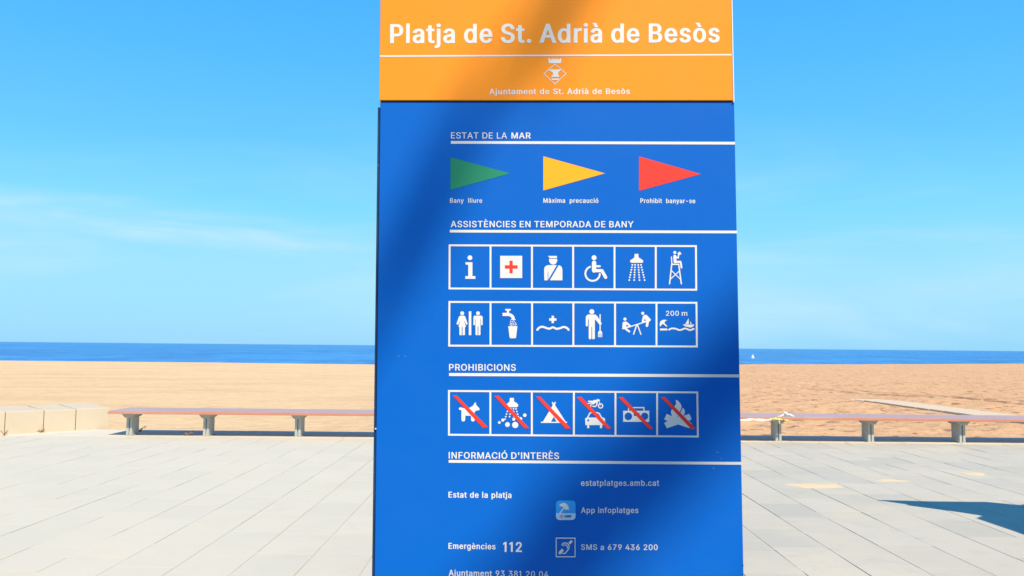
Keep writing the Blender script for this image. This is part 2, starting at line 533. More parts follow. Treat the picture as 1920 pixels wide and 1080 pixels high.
base_v, base_f = slab_geo(PW - GAP, PL - GAP, 0.0, 0.0012)
slab_me = bpy.data.meshes.new('paving_slab')
slab_me.from_pydata(base_v, [], base_f); slab_me.materials.append(M['paving']); slab_me.update()
for s in vis:
    o = bpy.data.objects.new('paving_slab', slab_me)
    C.objects.link(o)
    o.parent = prom
    o.location = (s[0], s[1], s[4]); o.rotation_euler = (s[5], s[6], 0)
    o.scale = (s[2] / (PW - GAP), s[3] / (PL - GAP), 1)
av, af = [], []
for s in slabs:
    if id(s) in vset:
        continue
    v, f = slab_geo(s[2], s[3], 0.0, 0.0012)
    n = len(av)
    av += [(a + s[0], b + s[1], c + s[4] + b * s[5] - a * s[6]) for a, b, c in v]
    af += [tuple(n + k for k in q) for q in f]
tag(mesh_obj('paving_slabs', av, af, M['paving'], prom), kind='stuff')

# edge stones between the paving and the sand
edge = mesh_obj('promenade_kerb', [(-30, PY1, -0.02), (40, PY1, -0.02), (40, Y_EDGE, -0.02), (-30, Y_EDGE, -0.02)], [(0, 1, 2, 3)], M['joint'])
tag(edge, kind='structure')
kx = -30.0
kb = MB(); kb.box((-0.4955, PY1 + 0.004, -0.3), (0.4955, Y_EDGE, 0.0), 0.006)
stone0 = kb.build('edge_stone', M['kerb'], edge)
first = True
while kx < 40:
    o = stone0 if first else stone0.copy()
    if not first:
        C.objects.link(o)
    first = False
    o.location = (kx + 0.5, 0, random.uniform(-0.002, 0.002)); kx += 1.0

# patches of blown sand lying on the paving
def patch(name, c, rx, ry, label, seed):
    r = random.Random(seed)
    n = 26
    rings = [(1.0, 0.0005), (0.75, 0.0035), (0.4, 0.006)]
    vs, fs = [], []
    wob = [r.uniform(0.35, 1.35) for _ in range(n)]
    wob = [(wob[k - 1] + 1.5 * wob[k] + wob[(k + 1) % n]) / 3.5 for k in range(n)]
    for f, z in rings:
        for k in range(n):
            a = 2 * math.pi * k / n
            vs.append((c[0] + rx * f * wob[k] * math.cos(a), c[1] + ry * f * wob[k] * math.sin(a), z + r.uniform(0, 0.0008)))
    for j in range(2):
        for k in range(n):
            fs.append((j * n + k, j * n + (k + 1) % n, (j + 1) * n + (k + 1) % n, (j + 1) * n + k))
    vs.append((c[0], c[1], 0.007)); 
    for k in range(n):
        fs.append((2 * n + k, 2 * n + (k + 1) % n, 3 * n))
    o = mesh_obj(name, vs, fs, M['sand_drift'], None, True)
    tag(o, label, 'sand', 'sand blown onto the paving', 'stuff')
m = Mat('drifted_sand', (0.66, 0.50, 0.30), 0.95, 0.1)
v = m.coord((1, 1, 1), 'World')
m.mix(m.rng(m.noise(20, 4, 0.6, v), 0.4, 0.7, 0, 0.5), (0.60, 0.53, 0.40))
M['sand_drift'] = m.m
p = ground(1535, 911); patch('sand_drift', p, 0.42, 0.20, 'largest orange sand patch on the grey paving right of the sign', 3)
p = ground(1672, 901); patch('sand_drift', p, 0.26, 0.10, 'thin pale sand patch in the middle of the right paving', 4)
p = ground(1826, 889); patch('sand_drift', p, 0.17, 0.16, 'small orange sand patch below the right end of the bench', 5)

# ------------------------------------------------------------------ low block wall at the left
wall = empty('block_wall', (0, 0, 0))
tag(wall, 'low pale yellow concrete block wall ending behind the bench at the left', 'wall')
wp = [(-12.4, 11.9), (-10.55, 13.35), (-9.93, 13.85), (-9.03, 14.56), (-8.58, 14.98), (-8.18, 15.33), (-7.72, 15.72)]
WH = 0.40
for k in range(len(wp) - 1):
    (xa, ya), (xb, yb) = wp[k], wp[k + 1]
    d = Vector((xb - xa, yb - ya, 0)); L = d.length; d.normalize()
    nrm = Vector((-d.y, d.x, 0))
    g_ = 0.0045
    b = MB()
    b.box((g_, 0, -0.25), (L - g_, 1.5, WH), 0.012, 2)
    o = b.build('block', M['block'], wall)
    o.location = (xa, ya, random.uniform(-0.003, 0.003)); o.rotation_euler = (0, 0, math.atan2(d.y, d.x))

# ------------------------------------------------------------------ boardwalk on the sand
bw = empty('beach_walkway', (0, 0, 0))
tag(bw, 'pale board walkway lying on the sand towards the sea, right of the sign', 'walkway')
y = 16.6
k = 0
while y < 30.3:
    b = MB()
    zc = -0.035 - 0.965 * (y - Y_EDGE) / 125 + 0.030 - 0.06 * max(0, y - 27.5) / 2.5
    b.box((12.36 + 0.02 * math.sin(k), y, zc - 0.16), (13.58 + 0.02 * math.sin(k * 1.7), y + 0.73, zc - 0.012), 0.006)
    b.build('board', M['boards'], bw)
    y += 0.745; k += 1

# ------------------------------------------------------------------ benches
SEAT_Z, SEAT_F, SEAT_B = 0.45, 14.36, 15.20
LEG_F, LEG_B = 14.57, 14.84
def leg_mesh():
    b = MB()
    for s in (-1, 1):                                            # two plates with a dark slot between them
        b.box((s * 0.031 - 0.022, LEG_F, 0.012), (s * 0.031 + 0.022, LEG_B, SEAT_Z - 0.102), 0.003)
    b.box((-0.0088, LEG_F + 0.03, 0.012), (0.0088, LEG_B - 0.03, SEAT_Z - 0.103), 0.0)
    return b
def bench(name, xs, legs, label):
    root = empty(name, ((xs[0] + xs[1]) / 2, LEG_F, 0))
    tag(root, label, 'bench', 'long timber benches along the edge of the sand')
    rx = -(xs[0] + xs[1]) / 2
    def fix(o, x=0.0):
        o.parent = root
        o.location = (x + rx, -LEG_F, 0)
        return o
    n = 4
    w = (SEAT_B - SEAT_F - 0.012 * (n - 1)) / n
    for k in range(n):
        y0 = SEAT_F + k * (w + 0.012)
        b = MB(); b.box((xs[0], y0, SEAT_Z - 0.05), (xs[1], y0 + w, SEAT_Z), 0.007, 2)
        fix(b.build('seat_board', M['timber']))
    first = None
    for lx in legs:
        if first is None:
            a = fix(leg_mesh().build('leg', M['steel']), lx)
            c = MB()
            c.prism([(-0.115, SEAT_Z - 0.053), (0.115, SEAT_Z - 0.053), (0.115, SEAT_Z - 0.064), (0.054, SEAT_Z - 0.128), (-0.054, SEAT_Z - 0.128), (-0.115, SEAT_Z - 0.064)], 'y', LEG_F - 0.06, LEG_B + 0.06, 0.002)
            c = c.build('bracket', M['steel'], a)
            e = MB(); e.box((-0.075, LEG_F - 0.006, 0.0015), (0.075, LEG_B + 0.02, 0.0125), 0.001)
            e = e.build('foot_plate', M['steel'], a)
            first = (a, c, e)
        else:
            a = first[0].copy(); C.objects.link(a); a.location.x = lx + rx
            for ch in first[1:]:
                q = ch.copy(); C.objects.link(q); q.parent = a
    return root
sx_ = lambda px: (px - 960) / F * LEG_F
def pxx(px, yy):
    g_ = ground(px, yy); return g_.x * LEG_F / g_.y
bench('bench', (-7.11, 0.18), [pxx(242, 805), pxx(386, 810), pxx(558, 814), pxx(731, 815), pxx(905, 815), 0.02], 'red brown timber bench with steel legs left of the sign, starting at the low wall')
bench('bench', (0.26, 14.2), [0.45, 1.45, 3.05] + [pxx(p_, 825) for p_ in (1460, 1633.5, 1805)] + [9.8, 11.45, 13.1], 'red brown timber bench with steel legs right of the sign, tape tied to it')

# barrier tape round the right bench, with its knot
tx = pxx(1458, 825)
tape = empty('barrier_tape', (tx, SEAT_F, SEAT_Z))
tape.scale = (0.85, 0.85, 0.75)
tag(tape, 'white and yellow plastic tape stretched along and knotted to the right bench', 'tape')
b = MB()
n = 16
pr = None
for k in range(n + 1):
    x = -1.6 + 1.50 * k / n
    z = -0.005 - 0.050 + 0.012 * math.sin(k * 1.3) - 0.012 * math.sin(math.pi * k / n)
    hh = 0.026 + 0.010 * math.sin(k * 2.1)
    cur = ((x, -0.010 - 0.006 * math.sin(k * 2.7), z - hh), (x, -0.016 - 0.004 * math.cos(k * 1.9), z + hh))
    if pr:
        b.quad(pr[0], cur[0], cur[1], pr[1])
    pr = cur
b.build('white_strip', M['tape_white'], tape)
b = MB()
b.tube([(-0.20, -0.02, -0.045), (-0.12, -0.03, -0.040), (-0.05, -0.025, -0.052), (0.02, -0.02, -0.06)], [0.014, 0.026, 0.022, 0.012], 8)
b.tube([(0.05, -0.02, -0.06), (0.10, -0.028, -0.075), (0.15, -0.02, -0.07)], [0.012, 0.022, 0.010], 7)
b.build('yellow_wrap', M['tape_yellow'], tape, True)
b = MB()
b.tube([(-0.06, 0.05, 0.008), (0.02, 0.08, 0.014), (0.08, 0.12, 0.04), (0.11, 0.10, 0.10), (0.15, 0.08, 0.07), (0.19, 0.06, 0.02)], [0.006, 0.012, 0.02, 0.024, 0.028, 0.010], 7)
b.tube([(0.10, 0.12, 0.03), (0.20, 0.04, 0.05), (0.27, 0.0, 0.015)], [0.01, 0.03, 0.01], 6)
b.build('knot', M['tape_white'], tape)
for q in ([(-0.04, -0.01, -0.02), (-0.05, -0.02, -0.10), (-0.03, -0.015, -0.16)], [(0.06, -0.01, -0.05), (0.09, -0.02, -0.11), (0.07, -0.015, -0.15)]):
    b = MB()
    b.tube(q, [0.007, 0.013, 0.005], 6)
    b.build('loose_end', M['tape_white'], tape)

# dry weeds in the joints
def weed(px, py, h, label, seed):
    r = random.Random(seed)
    g_ = ground(px, py)
    b = MB()
    for k in range(9):
        a = r.uniform(0, 6.28); s = r.uniform(0.3, 1.0) * h
        q = [(0, 0, -0.01), (math.cos(a) * s * 0.35, math.sin(a) * s * 0.3, s * 0.5), (math.cos(a) * s * 0.9, math.sin(a) * s * 0.7, s * r.uniform(0.3, 1.0))]
        b.tube(q, [0.006, 0.005, 0.002], 4)
        w = Vector(q[1]).lerp(Vector(q[2]), 0.4)
        b.quad(w, w + Vector((0.014, 0, 0.004)), w + Vector((0.024, 0.01, 0.016)), w + Vector((0.006, 0, 0.014)))
    o = b.build('dry_weed', M['dry_plant'])
    o.location = g_
    tag(o, label, 'weed', 'dry weeds growing in the paving joints')
weed(262, 810, 0.16, 'reddish dry weed at the foot of the leftmost bench leg', 1)
weed(352, 817, 0.13, 'dry weed standing alone between two left bench legs', 2)
weed(76, 811, 0.10, 'tiny dry weed at the foot of the pale block wall', 3)
weed(8, 816, 0.13, 'reddish dry weed at the left edge before the block wall', 4)

# ------------------------------------------------------------------ sailing boat
g_ = ground(1411.5, 671.5, SEA_Z)
boat = empty('sailing_boat', g_)
boat.scale = (0.52, 0.52, 0.62)
tag(boat, 'tiny white sailing boat far out on the sea right of the sign', 'boat')
s = 1.0
b = MB(); hull = [(-1.5, 0.42), (1.5, 0.55), (1.2, 0.05), (0.9, -0.1), (-1.3, -0.1)]
b.prism(hull, 'y', -0.45, 0.45, 0.05); b.build('hull', M['hull'], boat)
b = MB(); b.tube([(0.1, 0, 0.4), (0.1, 0, 3.1)], [0.05, 0.03], 6); b.build('mast', M['hull'], boat)
b = MB(); b.prism([(0.05, 0.7), (-1.1, 0.75), (-0.5, 1.9), (0.05, 3.0)], 'y', -0.012, 0.012); b.build('sail', M['sail'], boat)
b = MB(); b.prism([(0.18, 0.7), (1.25, 0.62), (0.2, 2.6)], 'y', -0.012, 0.012); b.build('sail', M['sail'], boat)

# ------------------------------------------------------------------ unseen leaf belt, added to block sky fill on the sign
def sky_blocker_belt():
    r = np.random.default_rng(21)
    V, Fc = [], []
    n = 9000
    cx = r.uniform(-60, 60, n); cz = r.uniform(0.3, 11.5, n)
    cy = -19 + r.uniform(-2.5, 2.5, n)
    top = 9.0 + 2.2 * np.sin(cx * 0.35) + 1.0 * np.sin(cx * 0.9 + 2)
    for x, y, z, tp in zip(cx, cy, cz, top):
        if z > tp:
            continue
        s_ = r.uniform(0.35, 0.75)
        a = r.normal(size=3); a /= np.linalg.norm(a); b_ = np.cross(a, r.normal(size=3)); b_ /= np.linalg.norm(b_)
        k = len(V)
        p = np.array([x, y, z])
        V += [p - a * s_, p + b_ * s_ * 0.5, p + a * s_, p - b_ * s_ * 0.5]
        Fc.append((k, k + 1, k + 2, k + 3))
    o = mesh_obj('sky_blocker_belt', V, Fc, M['palm_leaf'])
    tag(o, 'added dark leaf belt behind the viewer, blocking sky fill on the sign', 'trees', None, 'stuff')
sky_blocker_belt()

# ------------------------------------------------------------------ information totem
SIGN_Y = 2.02
cx_ = ground(1046, 540, 1.4)
sc_ = SIGN_Y / ground(1046, 540, 1.4).y if False else 1.0
SIGN_X = (ray(1046, 540) * (SIGN_Y / ray(1046, 540).y)).x
sign = empty('information_sign', (SIGN_X, SIGN_Y, 0), (0, rad(-0.50), 0))
tag(sign, 'tall blue and orange beach information sign covered in white lettering and pictograms', 'sign')
SM = Matrix.Translation((SIGN_X, SIGN_Y, 0)) @ Matrix.Rotation(rad(-0.50), 4, 'Y')
SMI = SM.inverted()
SN = SM.to_3x3() @ Vector((0, -1, 0))
def on_sign(px, py, off=0.0):
    """photograph point -> (x, z) on the face of the sign, off metres proud of the blue panel"""
    o = SM @ Vector((0, -off, 0))
    d = ray(px, py)
    e = Vector((0, 0, EYE))
    p = e + d * ((o - e).dot(SN) / d.dot(SN))
    q = SMI @ p
    return q.x, q.z

# --- geometry of the totem
HP = 0.005                                     # how far the orange header stands proud of the blue panel
zs = on_sign(1044, 189.5)[1]                   # seam height
bl = (on_sign(711.3, 192)[0] + on_sign(705, 820)[0] + on_sign(704, 1080)[0]) / 3
br = (on_sign(1379, 200)[0] + on_sign(1387.5, 700)[0] + on_sign(1391.5, 1080)[0]) / 3
hl = (on_sign(713, 0, HP)[0] + on_sign(711, 188, HP)[0]) / 2
hr = (on_sign(1371.5, 0, HP)[0] + on_sign(1378.5, 187, HP)[0]) / 2
nl = (on_sign(706.5, 202)[0] + on_sign(698.5, 1060)[0]) / 2
zn = on_sign(706, 200)[1]
b = MB(); b.box((bl, 0, 0.12), (br, 0.006, zs - 0.002), 0.0015); b.build('front_panel', M['sign_blue'], sign)
b = MB(); b.box((bl, 0.0065, 0.10), (br - 0.004, 0.135, zs - 0.004), 0.002); b.build('body', M['sign_navy'], sign)
b = MB(); b.box((nl, 0.004, 0.10), (bl - 0.0015, 0.135, zn), 0.001); b.build('side_panel', M['sign_navy'], sign)
b = MB(); b.box((bl - 0.02, -0.02, 0.0), (br + 0.02, 0.155, 0.095), 0.004); b.build('plinth', M['sign_navy'], sign)
b = MB(); b.box((hl, -HP, zs + 0.0005), (hr - 0.0035, 0.135, zs + 0.80), 0.0012); b.build('header_panel', M['sign_orange'], sign)
b = MB(); b.box((hr - 0.003, -HP - 0.0012, zs - 0.0035), (hr, 0.133, zs + 0.80), 0.0008); b.build('header_edge', M['sign_edge'], sign)
b = MB(); b.box((bl + 0.002, -0.0004, zs - 0.0019), (br - 0.006, 0.130, zs + 0.0003)); b.build('seam', M['dark_gap'], sign)  # dark strip stands in for the shaded gap under the header
for px, py in ((704.3, 804), (1392.6, 1060)):
    x, z = on_sign(px, py)
    b = MB(); b.tube([(x, 0.012, z), (x, -0.001, z)], [0.0020, 0.0018], 10)
    b.build('screw', M['sign_edge'] if px < 1000 else M['dark_gap'], sign)

# --- flat print, drawn as outlines and cut into one clean sheet per element
PALETTE = {'w': 'sign_white', 'r': 'print_red', 'g': 'print_green', 'y': 'print_yellow', 's': 'print_sky', 'p': 'print_pale', 'k': 'print_dark'}
def area(p):
    return sum(p[i][0] * p[(i + 1) % len(p)][1] - p[(i + 1) % len(p)][0] * p[i][1] for i in range(len(p))) / 2
class Art:
    """shapes painted one over another; col None cuts away what is below"""
    def __init__(s, ox=0.0, oy=0.0, sc=1.0, lift=0.0006, off=0.0):
        s.o = (ox, oy, sc); s.items = []; s.off = off; s.lift = lift
    def poly(s, col, pts):
        ox, oy, sc = s.o
        q = [(ox + a / sc, oy + b / sc) for a, b in pts]
        if area(q) < 0:
            q.reverse()
        s.items.append((col, q)); return s
    def rect(s, col, x0, y0, x1, y1):
        return s.poly(col, [(x0, y0), (x1, y0), (x1, y1), (x0, y1)])
    def circ(s, col, cx, cy, r, n=20):
        return s.poly(col, [(cx + r * math.cos(6.28318 * k / n), cy + r * math.sin(6.28318 * k / n)) for k in range(n)])
    def line(s, col, pts, w, caps=True):
        for a, b in zip(pts, pts[1:]):
            d = Vector((b[0] - a[0], b[1] - a[1]))
            if d.length < 1e-6:
                continue
            n = Vector((-d.y, d.x)).normalized() * w / 2
            s.poly(col, [(a[0] + n.x, a[1] + n.y), (b[0] + n.x, b[1] + n.y), (b[0] - n.x, b[1] - n.y), (a[0] - n.x, a[1] - n.y)])
        for k, p in enumerate(pts):
            if caps or 0 < k < len(pts) - 1:
                s.circ(col, p[0], p[1], w / 2 * 0.998, 12)
        return s
    def arc(s, col, cx, cy, r, a0, a1, w, n=18, caps=True):
        return s.line(col, [(cx + r * math.cos(rad(a0 + (a1 - a0) * k / n)), cy + r * math.sin(rad(a0 + (a1 - a0) * k / n))) for k in range(n + 1)], w, caps)
    def curve(s, col, pts, w):
        q = []
        for i in range(len(pts) - 1):
            p0, p1, p2, p3 = [Vector(pts[min(max(i + j, 0), len(pts) - 1)]) for j in (-1, 0, 1, 2)]
            for k in range(4):
                t = k / 4
                q.append(tuple(0.5 * (2 * p1 + (p2 - p0) * t + (2 * p0 - 5 * p1 + 4 * p2 - p3) * t * t + (3 * p1 - p0 - 3 * p2 + p3) * t ** 3)))
        q.append(pts[-1])
        return s.line(col, q, w)
    def build(s, name, parent=None, label=None):
        vs, fs = [], []
        for col, q in s.items:
            n = len(vs)
            vs += [Vector(p) for p in q]
            fs.append(list(range(n, n + len(q))))
        r = delaunay_2d_cdt(vs, [], fs, 0, 1e-4, True)
        cols = sorted({c for c, _ in s.items if c})
        faces, mi = [], []
        for f, src in zip(r[2], r[5]):
            if not src:
                continue
            c = s.items[max(src)][0]
            if c:
                faces.append(f[::-1]); mi.append(cols.index(c))
        V = []
        for p in r[0]:
            x, z = on_sign(p[0], p[1], s.off + s.lift)
            V.append((x, -s.off - s.lift, z))
        used = sorted({i for f in faces for i in f}); mp_ = {u_: k for k, u_ in enumerate(used)}
        o = mesh_obj(name, [V[i] for i in used], [[mp_[i] for i in f] for f in faces], [M[PALETTE[c]] for c in cols], parent or sign, False, mi)
        me = o.data
        me.update()
        for p in me.polygons:
            if p.normal.y > 0:
                p.flip()
        if label:
            o['label'] = label
        return o

